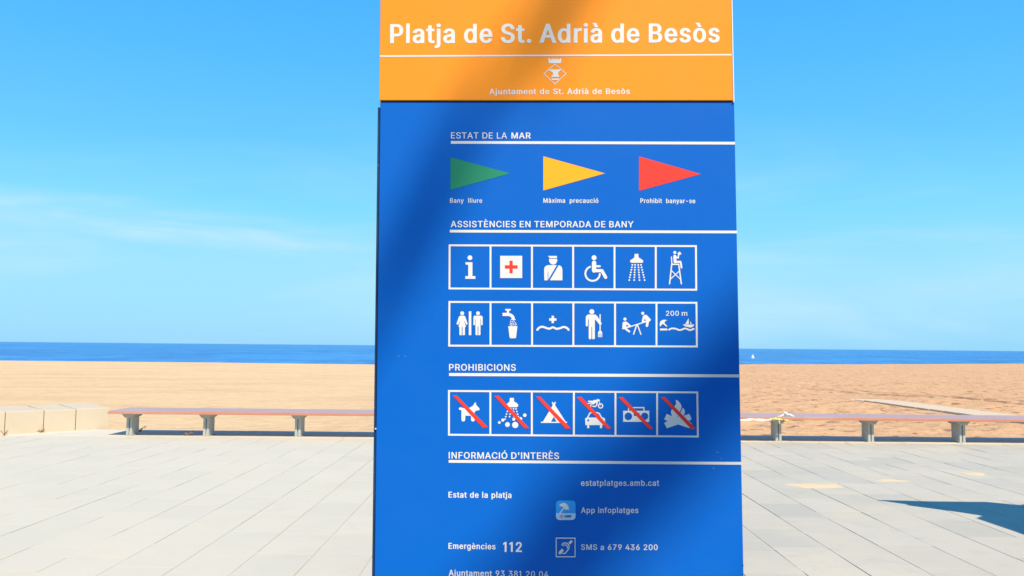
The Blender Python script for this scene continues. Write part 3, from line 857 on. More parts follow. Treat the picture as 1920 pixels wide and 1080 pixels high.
GLYPHS = {" ":[188,[]],"'":[206,[[78,318,70,509,136,509,128,318]]],"-":[453,[[337,244,337,188,114,188,114,244]]],".":[188,[[95,-4,78,-1,63,9,53,24,50,41,53,59,63,73,78,83,95,87,113,83,128,73,138,59,141,41,138,24,128,9,113,-1]]],"0":[453,[[227,-7,191,-3,158,7,130,24,105,48,85,77,69,113,57,155,50,202,48,254,50,306,57,353,69,395,85,431,106,461,130,484,159,502,191,512,227,516,262,512,295,502,323,484,348,461,368,431,384,395,396,353,403,306,405,254,403,202,396,155,384,113,368,77,348,48,323,24,295,7,263,-3],[227,50,261,56,290,74,313,103,330,144,338,176,342,213,344,254,342,295,338,332,330,365,313,405,290,435,261,453,227,460,192,453,163,435,140,405,123,365,115,332,111,295,109,254,111,213,115,176,123,144,140,103,163,74,192,56]]],"1":[453,[[76,0,76,55,391,55,391,0],[276,509,276,0,212,0,212,448,209,448,86,358,86,427,198,509]]],"2":[453,[[64,0,64,47,234,229,261,257,282,282,299,305,311,327,318,348,320,371,317,397,308,419,293,436,273,449,250,457,224,460,196,457,172,447,153,433,139,413,130,390,127,362,66,362,71,405,86,442,111,473,143,496,182,511,225,516,268,511,306,497,337,474,361,445,376,411,381,372,378,345,371,318,357,290,336,259,317,235,294,209,267,180,153,60,153,57,389,57,389,0]]],"3":[453,[[218,-7,173,-3,133,10,98,30,70,57,52,91,44,132,109,132,115,107,126,87,144,71,165,59,191,52,219,50,248,53,275,61,297,74,315,93,325,116,329,145,326,172,316,196,299,217,275,234,242,244,201,248,157,248,157,299,288,448,288,452,70,452,70,509,372,509,372,461,211,278,211,289,264,288,308,276,344,253,371,222,387,186,393,145,387,103,370,66,344,36,309,12,266,-2]]],"4":[453,[[40,105,40,158,247,509,311,509,109,166,109,163,413,163,413,105],[282,0,282,121,282,146,282,318,343,318,343,0]]],"6":[453,[[226,-7,182,-1,142,15,109,40,84,74,69,115,64,162,68,199,80,239,93,268,112,302,137,340,252,509,322,509,151,261,145,261,154,275,165,288,179,299,196,307,214,312,235,314,278,309,316,295,346,271,370,240,384,201,389,157,384,112,368,73,343,39,310,14,271,-2],[226,48,254,52,279,63,299,79,314,101,324,128,327,157,324,187,314,213,299,235,279,251,254,262,226,265,198,262,174,252,153,235,138,214,128,188,125,158,128,128,138,102,153,79,174,63,198,52]]],"7":[453,[[97,0,323,448,323,452,62,452,62,509,391,509,391,449,165,0]]],"8":[453,[[226,-7,178,-2,136,11,101,33,74,62,57,96,52,135,55,166,65,195,81,220,101,241,125,256,153,265,153,267,119,282,93,308,76,342,70,380,75,417,90,450,114,477,146,498,184,511,226,516,269,511,306,498,337,477,361,450,377,417,382,380,376,342,359,308,333,282,300,267,300,265,327,256,351,241,372,220,387,195,397,166,401,135,395,96,378,62,352,33,317,11,275,-2],[226,49,258,52,285,60,307,74,323,91,333,113,337,139,333,165,322,189,305,208,283,223,256,232,226,235,196,232,169,223,147,208,130,189,119,165,115,139,119,113,129,91,145,74,167,60,195,52],[226,290,252,292,274,300,293,313,307,330,316,351,319,376,316,399,308,420,294,437,275,449,252,457,226,460,200,457,177,449,159,437,145,420,136,399,133,376,136,351,145,330,159,313,178,300,201,292]]],"9":[453,[[226,516,271,510,310,494,343,468,368,434,384,393,389,347,385,309,373,270,359,240,340,207,315,168,200,0,130,0,301,248,307,248,299,234,287,221,273,210,257,202,238,196,218,195,175,199,137,214,106,237,83,269,68,307,64,352,69,397,85,436,110,469,143,494,182,510],[226,460,199,457,174,446,154,429,138,407,129,381,125,352,129,322,138,295,154,274,174,257,199,247,226,243,254,247,279,257,299,273,314,295,324,321,327,350,324,381,314,407,299,429,279,446,254,457]]],"A":[480,[[16,0,201,509,276,509,463,0,395,0,287,302,276,334,264,372,255,402,244,438,232,478,245,478,233,437,222,402,213,371,201,333,191,302,85,0],[110,142,110,199,370,199,370,142]]],"B":[456,[[60,0,60,509,241,509,289,504,329,491,359,469,381,442,394,410,398,374,395,344,387,320,373,301,356,286,336,275,315,267,315,262,339,257,363,245,385,227,402,203,414,173,418,136,413,100,400,67,377,39,344,18,301,4,247,0],[125,57,245,57,296,63,330,80,349,105,355,137,352,161,342,184,327,203,306,218,279,228,248,231,125,231],[125,285,238,285,265,288,288,296,308,309,323,326,333,348,336,372,330,403,313,429,283,446,240,452,125,452]]],"C":[510,[[267,-7,225,-3,186,7,150,25,119,49,92,79,70,115,53,157,44,203,40,254,44,305,53,352,70,393,92,429,119,459,150,484,186,501,225,512,267,516,305,513,340,504,373,490,402,471,427,447,448,418,463,385,473,348,408,348,401,373,389,395,375,413,357,428,337,440,315,449,292,454,267,456,223,450,184,432,150,403,125,364,113,332,106,295,103,254,106,213,113,177,125,145,151,105,184,76,223,59,267,53,292,55,315,60,337,69,357,81,375,96,389,114,401,136,408,160,473,160,463,124,448,91,428,62,402,38,373,19,341,5,305,-4]]],"D":[502,[[219,0,96,0,96,57,215,57,254,60,288,68,318,81,354,110,379,149,390,181,397,216,399,255,397,294,390,329,379,361,354,399,320,428,291,441,258,449,221,452,93,452,93,509,225,509,273,505,315,495,353,478,385,455,412,426,433,391,449,351,458,306,462,255,458,205,449,159,433,119,411,83,384,54,351,31,312,14,268,3],[125,509,125,0,60,0,60,509]]],"E":[419,[[60,0,60,509,372,509,372,452,125,452,125,286,355,286,355,229,125,229,125,57,375,57,375,0]]],"F":[410,[[60,0,60,509,369,509,369,452,125,452,125,278,346,278,346,221,125,221,125,0]]],"H":[517,[[60,0,60,509,125,509,125,289,392,289,392,509,457,509,457,0,392,0,392,232,125,232,125,0]]],"I":[300,[[31,0,31,57,118,57,118,452,31,452,31,509,269,509,269,452,183,452,183,57,269,57,269,0]]],"L":[393,[[60,0,60,509,125,509,125,57,361,57,361,0]]],"M":[628,[[60,0,60,509,152,509,277,187,282,174,287,159,293,141,299,123,311,84,317,65,322,49,307,49,312,65,318,83,330,121,336,140,342,158,348,174,352,187,476,509,568,509,568,0,504,0,504,291,504,308,504,327,505,369,506,413,507,457,513,457,498,409,482,363,474,341,467,322,461,305,456,291,342,0,286,0,170,291,165,304,159,321,152,340,145,361,129,408,112,457,119,457,119,437,120,416,121,372,122,328,122,309,122,291,122,0]]],"N":[523,[[60,0,60,509,136,509,343,183,352,169,363,151,375,130,388,107,414,55,405,54,401,108,400,134,399,157,399,178,399,195,399,509,463,509,463,0,387,0,202,290,177,331,164,354,148,381,130,413,108,452,119,454,121,417,122,384,123,354,124,328,125,307,125,291,125,0]]],"O":[533,[[267,-7,225,-3,186,7,150,25,119,49,92,79,70,115,53,157,44,203,40,254,44,305,53,352,70,393,92,429,119,459,150,484,186,501,225,512,267,516,309,512,348,501,384,484,415,459,442,429,464,393,480,352,490,305,493,254,490,203,480,157,464,115,442,79,415,49,384,25,348,7,309,-3],[267,53,310,59,349,76,383,105,408,144,420,176,428,213,430,254,428,295,420,332,408,365,383,404,349,433,310,450,267,456,223,450,184,433,151,404,125,364,113,332,106,295,103,254,106,213,113,176,125,144,151,105,184,76,223,59]]],"P":[445,[[60,0,60,509,235,509,289,503,332,487,366,462,390,430,404,391,409,348,404,304,390,265,366,233,332,207,289,191,235,186,109,186,109,242,233,242,269,246,297,256,318,272,333,294,342,319,344,348,342,376,333,402,318,423,297,439,268,449,232,452,125,452,125,0]]],"R":[449,[[60,0,60,509,236,509,290,504,333,489,367,465,390,433,405,395,409,352,405,309,390,271,367,240,333,217,289,203,236,198,96,198,96,255,234,255,269,258,298,267,319,281,334,300,342,324,345,352,342,380,334,405,319,425,298,440,269,449,233,452,125,452,125,0],[353,0,230,229,303,229,428,0]]],"S":[447,[[224,-9,172,-4,128,9,91,31,64,60,46,96,38,137,104,137,110,110,123,88,142,71,166,59,194,52,224,49,257,52,286,60,311,74,329,92,341,114,346,139,342,161,332,179,316,193,296,205,272,214,245,222,184,239,145,253,112,269,86,289,60,326,52,372,58,413,75,448,102,476,138,498,180,511,227,516,275,511,316,498,351,476,377,449,394,415,401,378,337,378,326,412,302,437,267,453,225,459,194,456,167,448,145,435,129,418,118,398,115,376,119,352,131,334,148,319,169,308,191,300,212,293,264,279,287,272,312,264,336,252,359,238,379,220,395,198,405,171,408,139,403,99,386,64,360,34,323,11,294,0,261,-7]]],"T":[449,[[32,452,32,509,417,509,417,452,257,452,257,0,193,0,193,452]]],"Y":[472,[[203,0,203,208,16,509,91,509,192,344,208,318,222,292,236,264,250,230,224,230,237,265,251,293,280,344,381,509,455,509,268,208,268,0]]],"a":[389,[[160,-9,126,-5,94,5,68,22,48,45,35,73,30,108,34,138,43,161,58,179,78,193,100,203,125,211,178,220,209,224,234,227,252,230,265,235,273,243,276,255,276,257,273,279,267,297,256,311,240,322,220,329,196,331,171,329,149,322,132,313,118,301,107,288,100,274,41,291,57,322,79,346,104,364,133,375,163,382,194,384,215,383,239,379,263,372,286,360,306,343,322,320,333,290,337,251,337,0,277,0,277,52,272,52,264,38,252,25,236,12,215,1,190,-6],[170,45,202,49,228,59,248,74,263,93,272,115,276,138,276,190,270,186,259,182,246,179,231,176,200,171,186,169,175,168,154,164,134,159,117,150,103,139,95,124,92,105,94,87,102,72,114,61,130,52,149,47]]],"b":[424,[[229,-8,198,-5,172,4,153,17,138,31,127,46,118,59,112,59,112,0,53,0,53,509,114,509,114,319,118,319,127,331,137,346,152,360,171,373,197,381,229,384,274,378,313,361,345,332,370,293,381,261,388,227,390,189,388,151,381,116,370,84,346,45,313,16,274,-2],[220,47,253,51,279,66,301,88,316,117,325,151,328,189,325,227,316,261,301,290,280,311,253,325,220,330,188,325,161,312,140,291,125,263,116,229,113,189,116,150,125,115,140,86,162,65,188,51]]],"c":[396,[[207,-8,159,-2,117,16,82,46,56,85,44,116,37,150,34,187,37,225,44,260,56,291,82,330,117,360,159,378,207,384,234,383,260,377,284,368,305,356,324,341,340,322,353,301,362,277,303,262,298,276,290,289,281,301,270,311,257,319,242,325,226,329,207,330,173,325,145,310,124,287,108,258,99,224,96,187,99,151,108,117,124,89,145,66,173,51,207,46,226,48,243,52,258,58,271,66,282,76,292,89,299,102,304,117,363,102,354,78,341,56,325,37,306,21,285,9,261,-1,235,-6]]],"d":[424,[[195,-8,151,-2,111,16,79,45,55,84,43,116,36,151,34,189,36,227,43,261,55,293,79,332,112,361,151,378,196,384,228,381,253,373,272,360,287,346,298,331,306,319,311,319,311,509,372,509,372,0,313,0,313,59,307,59,298,46,287,31,272,17,252,4,227,-5],[205,47,236,51,263,65,284,86,299,115,309,150,312,189,309,229,300,263,284,291,263,312,237,325,205,330,172,325,145,311,124,290,108,261,99,227,96,189,99,151,109,117,124,88,145,66,172,51]]],"e":[404,[[212,-8,161,-2,117,16,82,46,56,85,44,116,37,150,34,187,36,224,44,258,55,290,81,329,115,359,157,378,205,384,236,382,266,374,294,361,319,341,341,315,357,282,368,242,371,194,371,169,75,169,75,221,338,221,310,202,307,237,298,269,283,294,263,314,237,326,205,330,173,326,146,313,125,294,109,270,99,241,96,211,96,178,100,139,110,106,128,80,151,61,179,50,212,46,234,48,254,53,271,61,285,73,297,88,306,105,365,91,353,63,335,39,311,19,283,4,249,-5]]],"f":[254,[[228,379,228,327,6,327,6,379],[81,0,81,432,84,461,96,486,113,505,135,519,161,527,187,530,207,529,222,527,234,524,243,521,227,468,222,470,215,472,206,473,195,474,171,470,154,460,145,443,142,419,142,0]]],"g":[425,[[207,-151,168,-148,134,-140,105,-127,82,-110,64,-91,51,-69,101,-41,110,-53,122,-66,136,-78,154,-88,178,-95,207,-97,249,-92,282,-75,304,-47,311,-6,311,68,306,68,298,56,287,41,272,28,252,16,227,8,195,5,152,10,113,27,80,53,55,90,43,120,36,154,34,191,36,229,43,263,55,293,80,332,112,361,152,378,196,384,228,382,253,373,273,360,288,346,299,331,308,319,313,319,313,379,372,379,372,-9,367,-54,350,-90,324,-117,291,-136,251,-147],[205,59,237,63,264,75,285,95,300,121,309,154,312,193,309,231,300,264,285,291,264,312,237,325,205,330,172,325,145,312,124,290,109,262,99,229,96,193,99,155,109,123,124,96,145,76,172,63]]],"h":[410,[[114,227,114,0,53,0,53,509,114,509,114,287,102,287,124,332,152,362,187,379,227,384,264,380,295,369,321,349,341,321,353,285,357,240,357,0,296,0,296,235,290,275,273,304,246,323,210,329,184,326,161,317,141,303,126,283,117,257]]],"i":[167,[[53,0,53,379,114,379,114,0],[84,443,67,446,54,455,44,468,41,483,44,499,54,512,67,521,84,524,100,521,114,512,123,499,126,483,123,468,114,455,100,446]]],"j":[167,[[53,379,114,379,114,-30,111,-63,102,-90,86,-113,65,-129,37,-139,4,-143,-10,-143,-10,-87,2,-87,25,-83,40,-72,50,-54,53,-29],[83,443,67,446,53,455,44,468,41,483,44,499,53,512,67,521,83,524,100,521,114,512,123,499,126,483,123,468,114,455,100,446]]],"l":[189,[[139,-2,101,3,74,20,58,47,53,84,53,509,114,509,114,99,115,77,120,62,130,54,146,52,154,52,160,53,165,53,170,54,181,3,172,1,162,-1,151,-2]]],"m":[610,[[53,0,53,379,112,379,112,295,108,295,118,323,132,346,151,363,172,376,195,384,219,386,257,380,287,361,309,331,321,295,312,295,322,321,337,343,357,361,381,375,407,383,437,386,468,383,497,372,522,354,541,328,553,296,557,255,557,0,496,0,496,254,490,289,473,313,447,326,419,330,395,328,374,320,358,307,345,290,338,270,335,247,335,0,274,0,274,260,269,288,253,311,229,326,199,330,178,328,158,320,140,307,126,289,117,266,114,238,114,0]]],"n":[410,[[114,227,114,0,53,0,53,379,112,379,112,287,102,287,124,332,152,362,187,379,227,384,264,380,295,369,321,349,341,321,353,285,357,240,357,0,296,0,296,235,290,275,273,304,246,323,210,329,184,326,161,317,141,303,126,283,117,257]]],"o":[415,[[207,-8,159,-2,117,16,82,46,56,85,44,116,37,150,34,187,37,225,44,260,56,291,82,330,117,360,159,378,207,384,256,378,299,360,333,330,359,291,371,260,379,225,381,187,379,150,371,116,359,85,333,46,299,16,256,-2],[207,46,242,51,270,66,292,89,307,117,316,151,319,187,316,224,307,258,292,287,270,310,242,325,207,330,173,325,145,310,124,287,108,258,99,224,96,187,99,151,108,117,124,89,145,66,173,51]]],"p":[424,[[53,-143,53,379,112,379,112,319,118,319,126,331,137,346,152,360,171,373,197,381,229,384,274,378,313,361,345,332,370,293,381,261,388,227,390,189,388,151,381,116,370,84,346,45,313,16,274,-2,229,-8,198,-5,173,4,153,17,138,31,127,46,118,59,114,59,114,-143],[220,47,253,51,279,66,301,88,316,117,325,151,328,189,325,227,316,261,301,290,280,311,253,325,220,330,188,325,161,312,140,291,125,263,116,229,113,189,116,150,125,115,140,86,162,65,188,51]]],"r":[259,[[53,0,53,379,112,379,112,321,115,321,130,347,152,367,181,380,213,385,221,385,229,384,237,384,243,384,243,322,239,323,230,324,219,325,207,326,182,323,159,315,140,301,126,284,117,262,114,237,114,0]]],"s":[365,[[182,-8,145,-5,112,3,84,18,62,38,45,63,36,94,94,107,105,79,124,60,150,49,181,45,217,50,244,62,262,81,268,103,265,121,254,136,237,147,212,155,149,170,104,186,72,208,53,237,47,274,51,305,65,332,87,354,115,370,149,381,187,384,223,381,254,372,279,358,299,339,314,316,324,290,268,277,258,298,243,316,219,328,187,333,156,329,131,317,114,299,109,277,112,258,124,243,144,232,172,223,229,209,275,194,306,171,325,142,331,107,326,75,312,47,290,24,260,6,223,-5]]],"t":[227,[[204,379,204,327,6,327,6,379],[65,471,126,471,126,98,128,76,136,61,150,53,170,50,177,50,185,51,194,52,202,54,213,2,203,-1,192,-3,168,-4,125,2,92,21,72,52,65,93]]],"u":[410,[[182,-5,146,-1,115,11,89,31,69,59,57,95,53,139,53,379,114,379,114,144,119,105,137,75,164,56,200,50,226,53,249,62,268,77,283,97,293,122,296,153,296,379,357,379,357,0,298,0,298,92,307,92,286,47,257,17,222,0]]],"x":[379,[[21,0,171,218,171,171,29,379,100,379,147,306,164,279,179,253,207,206,175,206,202,253,216,279,233,306,282,379,352,379,209,169,209,214,358,0,287,0,231,85,214,112,200,136,173,182,205,182,178,136,165,112,148,85,91,0]]],"y":[389,[[47,-139,61,-86,71,-87,88,-90,104,-89,118,-84,130,-74,141,-58,151,-36,163,-1,17,379,84,379,165,155,187,87,206,21,184,21,202,87,224,155,305,379,371,379,204,-58,191,-85,177,-107,159,-124,139,-136,117,-143,91,-145,77,-145,65,-143,54,-141]]],"\u00c8":[419,[[60,0,60,509,372,509,372,452,125,452,125,286,355,286,355,229,125,229,125,57,375,57,375,0],[194,558,128,659,196,659,244,558]]],"\u00d3":[533,[[267,-7,225,-3,186,7,150,25,119,49,92,79,70,115,53,157,44,203,40,254,44,305,53,352,70,393,92,429,119,459,150,484,186,501,225,512,267,516,309,512,348,501,384,484,415,459,442,429,464,393,480,352,490,305,493,254,490,203,480,157,464,115,442,79,415,49,384,25,348,7,309,-3],[267,53,310,59,349,76,383,105,408,144,420,176,428,213,430,254,428,295,420,332,408,365,383,404,349,433,310,450,267,456,223,450,184,433,151,404,125,364,113,332,106,295,103,254,106,213,113,176,125,144,151,105,184,76,223,59],[240,558,288,659,356,659,290,558]]],"\u00e0":[389,[[160,-9,126,-5,94,5,68,22,48,45,35,73,30,108,34,138,43,161,58,179,78,193,100,203,125,211,178,220,209,224,234,227,252,230,265,235,273,243,276,255,276,257,273,279,267,297,256,311,240,322,220,329,196,331,171,329,149,322,132,313,118,301,107,288,100,274,41,291,57,322,79,346,104,364,133,375,163,382,194,384,215,383,239,379,263,372,286,360,306,343,322,320,333,290,337,251,337,0,277,0,277,52,272,52,264,38,252,25,236,12,215,1,190,-6],[170,45,202,49,228,59,248,74,263,93,272,115,276,138,276,190,270,186,259,182,246,179,231,176,200,171,186,169,175,168,154,164,134,159,117,150,103,139,95,124,92,105,94,87,102,72,114,61,130,52,149,47],[165,429,99,529,168,529,215,429]]],"\u00e8":[404,[[212,-8,161,-2,117,16,82,46,56,85,44,116,37,150,34,187,36,224,44,258,55,290,81,329,115,359,157,378,205,384,236,382,266,374,294,361,319,341,341,315,357,282,368,242,371,194,371,169,75,169,75,221,338,221,310,202,307,237,298,269,283,294,263,314,237,326,205,330,173,326,146,313,125,294,109,270,99,241,96,211,96,178,100,139,110,106,128,80,151,61,179,50,212,46,234,48,254,53,271,61,285,73,297,88,306,105,365,91,353,63,335,39,311,19,283,4,249,-5],[180,429,114,529,182,529,230,429]]],"\u00f2":[415,[[207,-8,159,-2,117,16,82,46,56,85,44,116,37,150,34,187,37,225,44,260,56,291,82,330,117,360,159,378,207,384,256,378,299,360,333,330,359,291,371,260,379,225,381,187,379,150,371,116,359,85,333,46,299,16,256,-2],[207,46,242,51,270,66,292,89,307,117,316,151,319,187,316,224,307,258,292,287,270,310,242,325,207,330,173,325,145,310,124,287,108,258,99,224,96,187,99,151,108,117,124,89,145,66,173,51],[183,429,117,529,186,529,234,429]]],"\u00f3":[415,[[207,-8,159,-2,117,16,82,46,56,85,44,116,37,150,34,187,37,225,44,260,56,291,82,330,117,360,159,378,207,384,256,378,299,360,333,330,359,291,371,260,379,225,381,187,379,150,371,116,359,85,333,46,299,16,256,-2],[207,46,242,51,270,66,292,89,307,117,316,151,319,187,316,224,307,258,292,287,270,310,242,325,207,330,173,325,145,310,124,287,108,258,99,224,96,187,99,151,108,117,124,89,145,66,173,51],[181,429,228,529,297,529,231,429]]]}
GLYPHS['I'] = [182, [[[60, 0, 60, 509, 122, 509, 122, 0]][0]]]
GLYPHS['x'] = [379, [[21, 0, 150, 193, 26, 379, 98, 379, 190, 241, 281, 379, 352, 379, 227, 193, 356, 0, 285, 0, 188, 146, 92, 0]]]
GLYPHS['l'] = [170, [[54, 0, 54, 525, 114, 525, 114, 0]]]
GLYPHS['1'] = [330, [[212, 509, 212, 0, 150, 0, 150, 430, 62, 380, 62, 440, 160, 509]]]
def offset_loop(p, d, sg):
    n = len(p); out = []
    for i in range(n):
        a, b, c = Vector(p[i - 1]), Vector(p[i]), Vector(p[(i + 1) % n])
        e, f = (b - a), (c - b)
        if e.length < 1e-6 or f.length < 1e-6:
            out.append(tuple(b)); continue
        e.normalize(); f.normalize()
        n1, n2 = Vector((e.y, -e.x)) * sg, Vector((f.y, -f.x)) * sg
        m_ = n1 + n2
        if m_.length < 0.3:
            out.append((b.x + n1.x * d, b.y + n1.y * d * 0.5)); continue
        m_.normalize()
        k_ = d / max(0.6, m_.dot(n1)); out.append((b.x + m_.x * k_, b.y + m_.y * k_ * 0.5))
    return out
def text(s, x0, x1, y0, y1, cap, bold=16, col='w', off=0.0, name='lettering', space=0, word=1.0, parent=None):
    """s set from x0 to x1 with its baseline running from y0 to y1 and capitals cap pixels high"""
    pen, loops = 0.0, []
    for ch in s:
        adv, L = GLYPHS[ch]
        if ch == ' ':
            pen += adv * word + space; continue
        pl = [[(l[k], l[k + 1]) for k in range(0, len(l), 2)] for l in L]
        big = max(pl, key=lambda q: abs(area(q))); ref = 1 if area(big) > 0 else -1
        for q in pl:
            loops.append([(x + pen + bold, y) for x, y in offset_loop(q, bold, ref)])
        pen += adv + 2 * bold * 0.9 + space
    xs = [x for q in loops for x, y in q]
    a, b_ = min(xs), max(xs)
    sy = cap / (509.0 + bold)
    P, E = [], []
    for q in loops:
        n = len(P)
        for x, y in q:
            t = (x - a) / (b_ - a)
            P.append((x0 + (x1 - x0) * t, y0 + (y1 - y0) * t - (y + bold * 0.5) * sy))
        E += [(n + k, n + (k + 1) % len(q)) for k in range(len(q))]
    r = delaunay_2d_cdt([Vector(p) for p in P], E, [], 0, 1e-4, False)
    V = np.array([tuple(p) for p in r[0]])
    T = np.array([f for f in r[2] if len(f) == 3])
    cen = V[T].mean(axis=1)
    A0 = np.array([P[i] for i, j in E]); B0 = np.array([P[j] for i, j in E])
    wind = np.zeros(len(cen), int)                       # non-zero winding decides what is letter and what is gap
    for (ax, ay), (bx, by) in zip(A0, B0):
        side = (bx - ax) * (cen[:, 1] - ay) - (cen[:, 0] - ax) * (by - ay)
        wind += ((ay <= cen[:, 1]) & (by > cen[:, 1]) & (side > 0)).astype(int)
        wind -= ((ay > cen[:, 1]) & (by <= cen[:, 1]) & (side < 0)).astype(int)
    T = T[wind != 0]
    used = sorted(set(T.ravel().tolist())); mp_ = {u_: k for k, u_ in enumerate(used)}
    W = []
    for u_ in used:
        x, z = on_sign(V[u_][0], V[u_][1], off + 0.0006 + (0.0006 if col == 'k' else 0))
        W.append((x, -off - 0.0006 - (0.0006 if col == 'k' else 0), z))
    o = mesh_obj(name, W, [[mp_[i] for i in f[::-1]] for f in T.tolist()], M[PALETTE[col]], parent or sign)
    for p in o.data.polygons:
        if p.normal.y > 0:
            p.flip()
    return o
def bar(x0, x1, ya, yb, th, off=0.0, name='ruled_line'):
    Art(off=off).poly('w', [(x0, ya), (x1, yb), (x1, yb + th), (x0, ya + th)]).build(name)

H = HP
text('Platja de St. Adrià de Besòs', 731.5, 1349.5, 81, 79.5, 35.8, 25, off=H, space=4, name='title_lettering')
bar(712.5, 1371.8, 103.8, 101.2, 2.9, H)
text('Ajuntament de St. Adrià de Besòs', 917.5, 1181, 177, 176.2, 10.6, 22, off=H, space=26, word=1.3)
A = Art(960, 100, 12, off=H)
for (p, q) in (((965, 240), (1215, 458)), ((1215, 458), (965, 692)), ((965, 692), (720, 458)), ((720, 458), (965, 240))):
    A.line('w', [p, q], 15)
A.poly('w', [(815, 120), (845, 112), (865, 140), (895, 140), (915, 110), (940, 140), (965, 108), (992, 140), (1015, 110), (1036, 140), (1062, 140), (1085, 112), (1115, 120), (1098, 225), (832, 225)])
A.poly('w', [(835, 372), (870, 362), (1100, 362), (1100, 380), (1040, 430), (1035, 470), (1060, 515), (1058, 532), (885, 532), (885, 515), (925, 470), (915, 430), (880, 405), (840, 390)])
A.poly('w', [(878, 566), (1062, 566), (1040, 602), (905, 602)])
A.build('crest')

text('ESTAT DE LA', 845.7, 950.6, 259.6, 259.8, 11.4, 4, space=14, word=1.1)
text('MAR', 958.8, 995.3, 259.8, 259.8, 11.4, 22, space=14)
bar(845.3, 1378, 264.4, 265.9, 5.1)
Art().poly('g', [(844.6, 294.5), (957.5, 325), (844.6, 355.8)]).build('flag_symbol', label='green triangular flag symbol')
Art().poly('y', [(1018.7, 293), (1134.5, 325), (1018.7, 357)]).build('flag_symbol', label='yellow triangular flag symbol')
Art().poly('r', [(1198.3, 293.3), (1314, 326.3), (1198.3, 357.5)]).build('flag_symbol', label='red triangular flag symbol')
text('Bany lliure', 843.8, 904, 380, 380.2, 8.4, 14, space=26, word=2.4)
text('Màxima precaució', 1018.8, 1122, 380.2, 380.4, 8.6, 22, space=22, word=2.4)
text('Prohibit banyar-se', 1200.7, 1303.6, 380.6, 381, 8.6, 22, space=22, word=2.4)
text('ASSISTÈNCIES EN TEMPORADA DE BANY', 845, 1188, 426, 426.4, 11.8, 16, space=16)
bar(843.4, 1382, 430.9, 432.5, 5.0)

def frame(tl, tr, brr, bll, divs, th=3.5):
    A = Art()
    A.poly('w', [tl, tr, brr, bll])
    xs = [tl[0]] + list(divs) + [tr[0]]
    xb = [bll[0]] + list(divs) + [brr[0]]
    for k in range(len(xs) - 1):
        a0 = th if k == 0 else th / 2; a1 = th if k == len(xs) - 2 else th / 2
        def top(x):
            return tl[1] + (tr[1] - tl[1]) * (x - tl[0]) / (tr[0] - tl[0]) + th
        def bot(x):
            return bll[1] + (brr[1] - bll[1]) * (x - bll[0]) / (brr[0] - bll[0]) - th
        p, q, r_, s_ = xs[k] + a0, xs[k + 1] - a1, xb[k + 1] - a1, xb[k] + a0
        A.poly(None, [(p, top(p)), (q, top(q)), (r_, bot(r_)), (s_, bot(s_))])
    A.build('pictogram_frame')
frame((841.3, 458.2), (1306.6, 459.7), (1307.2, 545), (841.0, 542.6), (919.7, 997.4, 1074.6, 1152.2, 1229.6))
frame((840.9, 564.4), (1307.6, 566.0), (1308.4, 651.4), (840.4, 649.8), (919.7, 997.6, 1075.0, 1153.2, 1230.9))
frame((840.0, 731.3), (1309.2, 734.0), (1310.2, 820.2), (840.0, 816.9), (919.4, 997.2, 1076.0, 1154.0, 1232.1))

Z3, Z4, Z5, Z6 = (820, 440, 4.696), (1060, 440, 4.696), (820, 670, 5.142), (1060, 670, 5.144)
A = Art(*Z3); A.circ('w', 287, 203, 21); A.poly('w', [(248, 243), (309, 243), (309, 365), (335, 365), (335, 389), (246, 389), (246, 365), (272, 365), (272, 266), (248, 262)])
A.build('pictogram', label='letter i information pictogram')
A = Art(*Z3); A.rect('w', 553, 186, 747, 382); A.rect('r', 635, 229, 664, 341); A.rect('r', 594, 269, 707, 300)
A.build('pictogram', label='red cross on white first aid pictogram')
A = Art(*Z3)
A.poly('w', [(975, 187), (1053, 187), (1053, 207), (990, 207)])
A.poly('w', [(983, 213), (1054, 213), (1056, 232), (1046, 252), (1030, 263), (1010, 263), (992, 250), (984, 232)])
A.poly('w', [(940, 310), (944, 288), (956, 274), (975, 268), (1068, 268), (1088, 276), (1098, 292), (1101, 315), (1101, 402), (942, 402)])
A.line(None, [(1068, 256), (976, 412)], 15, False); A.line(None, [(975, 326), (974, 410)], 5, False)
A.build('pictogram', label='guard with cap and sash pictogram')
A = Art(*Z4); A.circ('w', 253, 203, 22)
A.line('w', [(253, 247), (253, 316)], 38); A.line('w', [(253, 317), (322, 317), (355, 376)], 28); A.line('w', [(255, 278), (303, 278)], 18)
A.arc('w', 240, 343, 64, 250, 3, 16)
A.build('pictogram', label='wheelchair user pictogram')
A = Art(*Z4); A.poly('w', [(610, 169), (643, 169), (645, 200), (662, 211), (682, 224), (687, 238), (677, 248), (580, 248), (569, 238), (574, 224), (595, 211), (608, 200)])
ys = (266, 288, 310, 332, 354, 376, 400)
for yy in ys:
    t = (yy - 266) / 134
    for a, b_ in ((590, 563), (614, 606), (642, 653), (666, 698)):
        A.circ('w', a + (b_ - a) * t, yy, 8, 10)
A.build('pictogram', label='shower head with falling water pictogram')
A = Art(1228, 460, 13.5)
A.circ('w', 502, 182, 40); A.line('w', [(502, 275), (510, 415)], 76); A.line('w', [(510, 418), (645, 418)], 52); A.line('w', [(650, 425), (672, 565)], 46)
A.line('w', [(535, 290), (588, 325), (600, 225)], 34); A.poly('w', [(565, 205), (630, 155), (675, 225), (625, 240)])
A.line('w', [(418, 295), (428, 470)], 28); A.line('w', [(425, 480), (600, 480)], 34); A.line('w', [(425, 480), (370, 975)], 32); A.line('w', [(602, 480), (668, 975)], 32)
A.line('w', [(425, 645), (640, 855)], 24); A.line('w', [(625, 645), (392, 855)], 24)
A.build('pictogram', label='lifeguard on high chair pictogram')
A = Art(*Z3); A.circ('w', 219, 692, 17)
